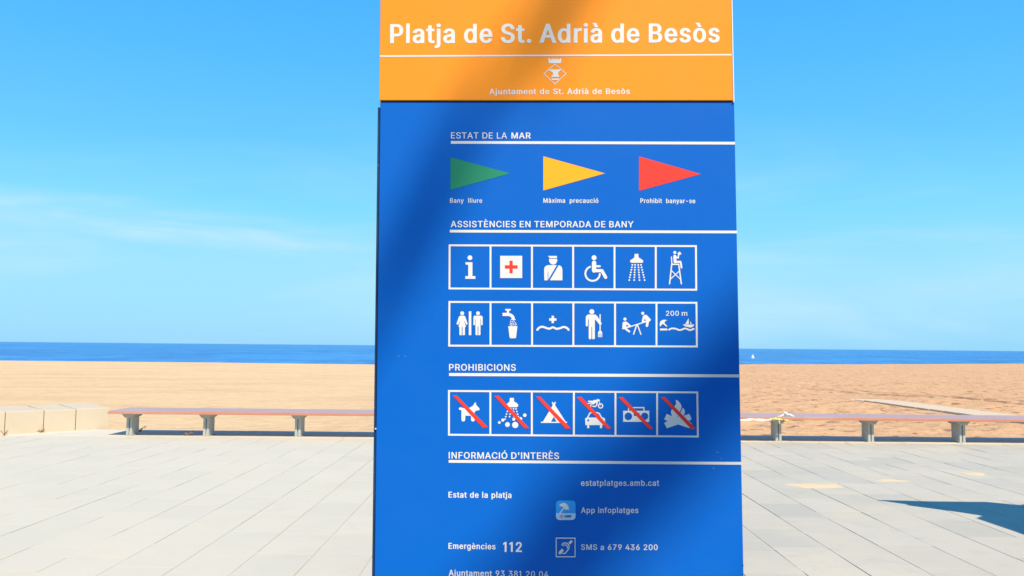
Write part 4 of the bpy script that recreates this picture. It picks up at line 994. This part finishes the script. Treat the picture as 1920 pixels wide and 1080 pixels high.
A.poly('w', [(202, 713), (236, 713), (246, 722), (267, 785), (255, 796), (234, 752), (252, 813), (243, 813), (243, 880), (238, 885), (222, 885), (222, 813), (215, 813), (215, 885), (199, 885), (194, 880), (194, 813), (186, 813), (204, 752), (182, 796), (168, 785), (190, 722)])
A.rect('w', 277, 675, 299, 885); A.circ('w', 358, 692, 17)
A.poly('w', [(318, 722), (328, 713), (388, 713), (399, 722), (399, 795), (384, 797), (384, 745), (380, 745), (380, 880), (375, 885), (361, 885), (361, 808), (355, 808), (355, 885), (341, 885), (336, 880), (336, 745), (332, 745), (332, 797), (317, 795)])
A.build('pictogram', label='woman and man toilets pictogram')
A = Art(*Z3); A.rect('w', 598, 654, 646, 668); A.rect('w', 612, 664, 632, 692)
A.line('w', [(574, 702), (625, 702)], 28, False); A.curve('w', [(620, 702), (645, 708), (662, 722), (669, 740)], 27)
for k, (x, y_) in enumerate([(652, 748), (668, 752), (684, 748), (646, 763), (660, 767), (676, 764), (644, 778), (656, 783), (672, 780), (688, 778), (642, 793), (654, 797), (668, 793), (684, 796), (694, 790)]):
    A.circ('w', x, y_, 5.5, 8)
A.poly('w', [(624, 805), (705, 805), (693, 905), (685, 912), (642, 912), (636, 905)])
A.build('pictogram', label='tap filling a cup pictogram')
A = Art(*Z3); A.rect('w', 1006, 714, 1027, 779); A.rect('w', 985, 736, 1048, 758)
A.curve('w', [(880, 838), (898, 818), (925, 811), (955, 820), (985, 828), (1018, 816), (1050, 829), (1085, 822), (1110, 813), (1140, 821), (1156, 838)], 18)
A.build('pictogram', label='cross above a wave pictogram')
A = Art(*Z4); A.circ('w', 233, 678, 22)
A.poly('w', [(196, 703), (265, 703), (285, 722), (321, 782), (308, 800), (262, 745), (260, 745), (260, 912), (252, 921), (240, 921), (236, 912), (236, 812), (230, 812), (230, 912), (224, 921), (212, 921), (206, 912), (206, 745), (199, 745), (199, 800), (190, 809), (180, 803), (180, 722)])
A.line('w', [(306, 704), (306, 852)], 10); A.poly('w', [(294, 848), (318, 848), (326, 870), (286, 870)])
for x in (290, 298, 306, 314, 322):
    A.rect('w', x - 2.6, 866, x + 2.6, 903)
A.build('pictogram', label='beach cleaner with a rake pictogram')
A = Art(1152, 565, 13.5); A.circ('w', 266, 450, 40)
A.poly('w', [(215, 525), (300, 510), (345, 545), (435, 628), (405, 655), (300, 672), (408, 760), (378, 795), (250, 702), (195, 708), (200, 680), (205, 570)])
A.poly(None, [(303, 588), (368, 622), (300, 648)])
A.line('w', [(300, 672), (800, 514)], 28)
A.circ('w', 717, 303, 40)
A.poly('w', [(722, 375), (755, 345), (815, 342), (850, 380), (930, 468), (872, 525), (852, 635), (820, 652), (792, 632), (805, 505), (720, 535), (690, 522)])
A.poly(None, [(742, 492), (765, 450), (803, 475), (803, 488)])
A.line('w', [(567, 590), (485, 830)], 30); A.line('w', [(585, 595), (670, 835)], 28)
A.build('pictogram', label='two children on a seesaw pictogram')
A = Art(1230, 565, 13.5)
A.poly('w', [(92, 585), (105, 520), (140, 482), (205, 464), (285, 475), (240, 498), (222, 520), (213, 552), (288, 632), (270, 648), (178, 572), (150, 585), (128, 608), (115, 645), (98, 620)])
A.rect('w', 100, 688, 286, 736)
A.poly('w', [(738, 577), (825, 428), (832, 577)]); A.poly('w', [(865, 498), (908, 572), (870, 572)])
A.poly('w', [(678, 584), (972, 590), (935, 642), (875, 666), (820, 652), (730, 630)])
A.curve('w', [(330, 718), (385, 690), (455, 686), (530, 706), (600, 728), (680, 706), (730, 686), (790, 702), (860, 728), (930, 706), (955, 696)], 42)
A.build('pictogram', label='parasol, water and sailing boat pictogram')
text('200', 1248.6, 1272.8, 592, 592, 9.2, 10, space=14)
text('m', 1278.2, 1288.6, 592, 592, 9.2, 10)

def ban(pts, org):
    Art(*org, lift=0.0012).poly('r', pts).build('prohibition_bar')
A = Art(*Z5)
A.poly('w', [(206, 495), (213, 483), (232, 482), (245, 489), (305, 488), (340, 470), (367, 430), (377, 462), (404, 490), (408, 503), (400, 511), (374, 513), (358, 530), (361, 605), (353, 618), (334, 618), (325, 606), (325, 563), (270, 563), (268, 606), (258, 619), (240, 617), (232, 605), (232, 512), (212, 506)])
A.build('pictogram', label='dog pictogram')
ban([(150, 370), (187, 368), (486, 672), (440, 681)], Z5)
A = Art(*Z5); A.poly('w', [(699, 391), (738, 391), (740, 425), (760, 437), (778, 452), (780, 470), (768, 481), (672, 481), (662, 470), (668, 452), (684, 437), (697, 425)])
for yy in (497, 522, 548, 572, 596):
    t = (yy - 497) / 99
    for a, b_ in ((683, 652), (708, 694), (734, 740), (759, 788)):
        if not (yy > 580 and a > 700):
            A.circ('w', a + (b_ - a) * t, yy, 8, 10)
for x, y_, r_ in ((598, 628, 13), (631, 605, 15), (676, 648, 23), (751, 652, 30), (737, 597, 15), (803, 592, 16), (843, 558, 17)):
    A.circ('w', x, y_, r_)
A.build('pictogram', label='soapy shower pictogram')
ban([(550, 373), (592, 371), (884, 681), (842, 685)], Z5)
A = Art(*Z5); A.poly('w', [(998, 632), (998, 621), (1017, 621), (1113, 462), (1103, 434), (1112, 429), (1123, 447), (1134, 427), (1143, 433), (1134, 460), (1238, 621), (1250, 621), (1250, 633)])
A.poly(None, [(1122, 573), (1096, 621), (1150, 621)])
A.build('pictogram', label='tent pictogram')
ban([(952, 380), (990, 378), (1286, 684), (1238, 689)], Z5)
D = (1076, 735, 13.5)
A = Art(*D); A.circ('w', 675, 352, 68); A.circ(None, 675, 352, 40); A.circ('w', 385, 335, 62); A.circ(None, 385, 335, 38)
A.poly('w', [(350, 232), (370, 218), (480, 222), (505, 200), (575, 198), (600, 212), (578, 182), (592, 172), (662, 200), (652, 228), (612, 232), (592, 285), (545, 275), (500, 315), (455, 312), (430, 270), (360, 252)])
A.curve('w', [(480, 360), (540, 366), (575, 330), (588, 275)], 30); A.line('w', [(628, 215), (668, 340)], 17)
A.poly('w', [(285, 675), (300, 655), (340, 645), (740, 645), (775, 660), (790, 685), (790, 838), (290, 838)])
A.line('w', [(345, 655), (402, 535), (440, 524), (600, 524), (640, 540), (700, 645), (765, 712)], 32)
A.rect('w', 335, 830, 390, 915); A.rect('w', 660, 830, 715, 915); A.circ(None, 362, 718, 27); A.circ(None, 715, 718, 27)
A.build('pictogram', label='motorcycle and car pictogram')
ban([(65, 130), (185, 122), (938, 915), (850, 938)], D)
D = (1152, 735, 13.5)
A = Art(*D); A.rect('w', 222, 475, 882, 755); A.circ(None, 353, 618, 97, 28); A.circ(None, 765, 615, 93, 28); A.rect(None, 490, 530, 635, 605)
A.line('w', [(360, 478), (360, 395), (746, 395), (750, 478)], 30)
A.build('pictogram', label='portable radio pictogram')
ban([(105, 140), (208, 122), (978, 922), (885, 940)], D)
D = (1230, 735, 13.5)
A = Art(*D); A.poly('w', [(270, 553), (412, 612), (388, 560), (376, 500), (400, 440), (445, 392), (510, 300), (500, 196), (560, 225), (610, 280), (642, 340), (645, 400), (620, 470), (598, 530), (612, 548), (640, 480), (682, 398), (722, 450), (732, 520), (700, 602), (842, 553), (870, 610), (898, 690), (828, 732), (905, 800), (848, 918), (560, 822), (275, 918), (240, 850), (205, 785), (292, 735), (206, 692)])
A.poly(None, [(540, 595), (570, 645), (545, 635)])
A.build('pictogram', label='camp fire pictogram')
ban([(130, 135), (222, 122), (1003, 922), (895, 945)], D)

text('PROHIBICIONS', 842, 967.2, 694.8, 695.2, 12.3, 14, space=14)
bar(842, 1387.3, 699.4, 702, 5.6)
text("INFORMACIÓ D'INTERÈS", 841.3, 1048.2, 859.8, 860.8, 12.3, 16, space=14)
bar(841.3, 1390, 862.4, 866.2, 5.2)
text('Estat de la platja', 840.8, 959, 933, 933.8, 11, 24, space=14, word=1.3)
text('estatplatges.amb.cat', 1089.2, 1236, 911, 911, 11, 20, space=16)
text('App infoplatges', 1089.3, 1197, 961.8, 962, 10.6, 20, space=14, word=1.2)
text('Emergències', 840.8, 929, 1029, 1030.2, 11, 22, space=16)
text('112', 943.5, 978.6, 1034.8, 1035, 18.6, 26)
text('SMS a 679 436 200', 1089.2, 1233.3, 1031, 1031.4, 10.6, 18, space=14, word=1.2)
text('Ajuntament 93 381 20 04', 841.3, 1028, 1079.6, 1082.4, 11.2, 12, space=16, word=1.3)
D = (1036, 932, 21.6)
def rsq(x0, y0, x1, y1, r):
    p = []
    for cx0, cy0, a0 in ((x1 - r, y0 + r, -90), (x1 - r, y1 - r, 0), (x0 + r, y1 - r, 90), (x0 + r, y0 + r, 180)):
        p += [(cx0 + r * math.cos(rad(a0 + 15 * k)), cy0 + r * math.sin(rad(a0 + 15 * k))) for k in range(7)]
    return p
A = Art(*D); A.poly('p', rsq(138, 138, 932, 930, 150)); A.poly('s', [p for p in rsq(138, 138, 932, 930, 150) if p[1] < 652 and p[1] < 400] and ([(138, 655)] + [p for p in rsq(138, 138, 932, 930, 150)[21:]] + [p for p in rsq(138, 138, 932, 930, 150)[:7]] + [(932, 655)]))
A.poly('w', [(275, 322), (340, 268), (440, 238), (530, 250), (600, 310), (640, 380), (668, 545), (640, 515), (590, 500), (545, 515), (500, 480), (430, 410), (380, 385), (320, 365)])
A.line('w', [(450, 455), (290, 665)], 46); A.curve('r', [(318, 792), (365, 742), (432, 792)], 38); A.line('k', [(360, 830), (362, 860)], 26)
A.build('app_icon')
text('AMB', 1058.6, 1071, 970.2, 970.2, 4.2, 30, col='k')
bpy.context.view_layer.objects  # noqa
D = (1036, 1002, 21.6)
A = Art(*D); A.rect('w', 130, 130, 930, 925); A.rect(None, 168, 172, 895, 885)
A.curve('w', [(378, 430), (420, 370), (500, 345), (580, 358), (645, 410), (670, 490), (650, 590), (580, 680), (520, 760), (490, 772), (412, 768)], 44)
A.curve('w', [(435, 465), (470, 428), (525, 420), (580, 452), (600, 500), (600, 560)], 36)
A.poly('w', [(642, 330), (740, 232), (830, 280), (715, 415)]); A.poly('w', [(385, 568), (462, 655), (330, 802), (245, 802), (250, 710)])
A.build('hearing_aid_symbol')
# faint scuffs on the lower blue panel
r = random.Random(5)
m = Mat('scuff', (0.10, 0.22, 0.55), 0.7)
M['scuff'] = m.m
PALETTE['c'] = 'scuff'
for cx0, cy0 in ((1345, 848), (1352, 860), (1338, 878), (760, 668), (748, 668)):
    Art().poly('c', [(cx0 + r.uniform(1, 4) * math.cos(k), cy0 + r.uniform(0.5, 1.6) * math.sin(k)) for k in range(6)]).build('scuff_mark')

# ------------------------------------------------------------------ palms whose shade falls on the sign and the paving
def frond_mesh(path, leaf, width, n, droop, seed, keep=None):
    """rachis along path with leaflets on both sides"""
    r = random.Random(seed)
    P = [Vector(p) for p in path]
    q = []
    for i in range(len(P) - 1):
        p0, p1, p2, p3 = [P[min(max(i + j, 0), len(P) - 1)] for j in (-1, 0, 1, 2)]
        for k in range(8):
            t = k / 8
            q.append(0.5 * (2 * p1 + (p2 - p0) * t + (2 * p0 - 5 * p1 + 4 * p2 - p3) * t * t + (3 * p1 - p0 - 3 * p2 + p3) * t ** 3))
    q.append(P[-1])
    b = MB()
    b.tube(q, [0.026 * (1 - 0.8 * k / (len(q) - 1)) + 0.003 for k in range(len(q))], 6)
    m_ = len(q) - 1
    for k in range(n):
        f = 0.14 + 0.86 * k / (n - 1)
        if keep and r.random() > keep[0] + (1 - keep[0]) * min(1, max(0, (f - keep[1]) / 0.12)):
            continue
        a = f * m_; i = min(int(a), m_ - 1)
        p = q[i].lerp(q[i + 1], a - i)
        t = (q[i + 1] - q[i]).normalized()
        side = t.cross(Vector((0, 0, 1)))
        if side.length < 0.1:
            side = Vector((1, 0, 0))
        side.normalize()
        ll = leaf * (0.55 + 0.45 * math.sin(math.pi * min(1, f * 1.05))) * r.uniform(0.85, 1.1)
        for sg in (-1, 1):
            d = (side * sg * 0.80 + t * 0.62 + Vector((0, 0, -0.10 - droop * r.uniform(0.5, 1.2)))).normalized()
            e = p + d * ll * 0.55
            g2 = e + (d + Vector((0, 0, -0.45 * droop))).normalized() * ll * 0.45
            w = t * width / 2
            b.quad(p - w * 0.7, p + w * 0.7, e + w, e - w)
            b.bm.faces.new([b.bm.verts.new(x) for x in (e - w, e + w, g2)])
    return b
def palm(base, crown, fronds, label, cat, rt=0.16):
    root = empty('palm_tree', base)
    tag(root, label, cat)
    off_ = Vector(base)
    b = MB()
    N = 14
    pth, rr = [], []
    for k in range(N + 1):
        t = k / N
        p = off_.lerp(Vector(crown), t) + Vector((0.12 * math.sin(t * 3), 0.1 * math.sin(t * 2.2), 0)) * (1 - t)
        pth.append(p - off_); rr.append(rt * (1.35 - 0.5 * t + 0.35 * max(0, 0.1 - t) * 5 + (0.04 if k % 2 else 0)))
    b.tube(pth, rr, 14)
    b.build('trunk', M['palm_bark'], root, True)
    for k, (path, leaf, w, n, droop, *kp) in enumerate(fronds):
        fb = frond_mesh([Vector(p) - off_ for p in path], leaf, w, n, droop, k + 3, kp[0] if kp else None)
        fb.build('frond', M['palm_leaf'], root)

def caster(px, py, t):
    x, z = on_sign(px, py)
    return SM @ Vector((x, 0, z)) + SUN_DIR * t
TP = 19.0                                     # metres from the sign to the palm crown along the sun's rays
CR = caster(1760, -200, TP + 0.2)
fr = []
def on_panel(p):
    """does the sun throw the shade of p on the face of the sign?"""
    q = SMI @ (p - SUN_DIR * ((p - Vector((0, SIGN_Y, 0))).y / SUN_DIR.y))
    return bl - 0.36 < q.x < br + 0.36 and 0.7 < q.z < 2.95
def hanging(px, leaf, width, n, keep=None):
    fr.append(([CR] + [caster(x, y, TP) for x, y in px], leaf, width, n, 0.25, keep))
hanging([(1350, -320), (1140, -110), (1030, 0), (915, 170), (815, 310), (735, 450), (680, 570), (640, 660)], 0.33, 0.08, 130, (0.15, 0.46))
hanging([(1680, 270), (1520, 500), (1390, 640), (1270, 755), (1160, 865), (1030, 975), (920, 1100), (830, 1190)], 0.34, 0.08, 120)
hanging([(1790, 400), (1620, 800), (1470, 1040), (1360, 1230)], 0.24, 0.065, 80, (0.3, 0.4))
for a, l in ((20, 2.1), (55, 2.2), (-15, 2.0), (-60, 2.2), (-95, 2.1), (95, 2.0), (130, 2.2), (160, 2.1), (35, 1.6), (-40, 1.7), (-110, 1.5), (75, 1.5), (-130, 2.0)):
    d = Vector((math.cos(rad(a)), math.sin(rad(a)), 0))
    h = 0.9 if l < 1.8 else 0.5
    pth = [CR, CR + d * l * 0.35 + Vector((0, 0, h * 0.8)), CR + d * l * 0.75 + Vector((0, 0, h * 0.5)), CR + d * l + Vector((0, 0, -0.5))]
    if any(on_panel(pth[i].lerp(pth[i + 1], f)) for i in range(3) for f in (0.0, 0.33, 0.66, 1.0)):
        continue
    fr.append((pth, 0.30, 0.05, 40, 0.5))
palm((CR.x + 0.3, CR.y - 0.2, -0.02), CR, fr, 'tall slender palm tree behind the viewer whose fronds shade the sign', 'palm tree')

# low fan palm just outside the frame on the right, its pointed leaves shade the paving
def fan_leaf(hub, tip, spread, n, lens, root_, off_):
    d = (tip - hub).normalized()
    up = SUN_DIR
    side = d.cross(up).normalized()
    b = MB()
    L = (tip - hub).length
    pr = None
    vs = []
    for k in range(n):
        a = rad(spread[0] + (spread[1] - spread[0]) * k / (n - 1))
        dd = d * math.cos(a) + side * math.sin(a)
        l = L * lens[k]
        nn = dd.cross(up).normalized()
        w = L * 0.075
        b.quad(hub - off_, hub + dd * l * 0.55 + nn * w * 1.25 - off_, hub + dd * l - off_ - up * 0.03, hub + dd * l * 0.55 - nn * w * 1.25 - off_ + up * 0.01 * (k % 2))
    return b
T2 = 3.3
def c2(px, py, t=T2):
    return ground(px, py, 0) + SUN_DIR * t
hub = c2(1980, 985)
base2 = Vector((hub.x + 1.1, hub.y - 0.7, 0))
root = empty('fan_palm', base2)
tag(root, 'low fan palm just off to the right whose pointed leaves shade the paving', 'palm tree')
crown2 = Vector((base2.x, base2.y, 1.75))
b = MB(); b.tube([(0, 0, -0.02), (0.04, 0.02, 0.6), (0.0, 0.0, 1.2), (0, 0, 1.75)], [0.19, 0.15, 0.15, 0.17], 14)
b.build('trunk', M['palm_bark'], root, True)
def leaf(hubp, tipp, spread, n, lens):
    fan_leaf(hubp, tipp, spread, n, lens, root, base2).build('leaf', M['palm_leaf'], root)
    b = MB(); mid = (crown2 + hubp) / 2 + Vector((0, 0, 0.15))
    b.tube([crown2 - base2, mid - base2, hubp - base2], [0.018, 0.014, 0.01], 6).build('leaf_stalk', M['palm_leaf'], root)
rim = [(1640, 937), (1706, 943.5), (1700, 947), (1783, 952.5), (1774, 956.5), (1841, 967), (1830, 972), (1936, 1008), (1926, 1012), (2010, 1034), (2080, 1045), (2140, 1010), (2120, 955), (2040, 948), (1925, 944.5), (1912, 947), (1850, 941), (1745, 940)]
hp = hub - base2
vs = [hp + SUN_DIR * 0.03] + [c2(*q) - base2 - SUN_DIR * (0.02 * (k % 2)) for k, q in enumerate(rim)]
n = len(rim)
mesh_obj('leaf', vs, [(0, 1 + k, 1 + (k + 1) % n) for k in range(n)], M['palm_leaf'], root)
b = MB(); mid = (crown2 + hub) / 2 + Vector((0, 0, 0.15))
b.tube([crown2 - base2, mid - base2, hub - base2], [0.018, 0.014, 0.01], 6).build('leaf_stalk', M['palm_leaf'], root)
for k, a in enumerate((-80, -35, 10, 55)):
    d = Vector((math.cos(rad(a)), math.sin(rad(a)), 0.25)).normalized()
    h_ = crown2 + d * 0.8
    leaf(h_, h_ + d * 1.0 + Vector((0, 0, -0.3)), (-70, 70), 14, [1.0] * 14)
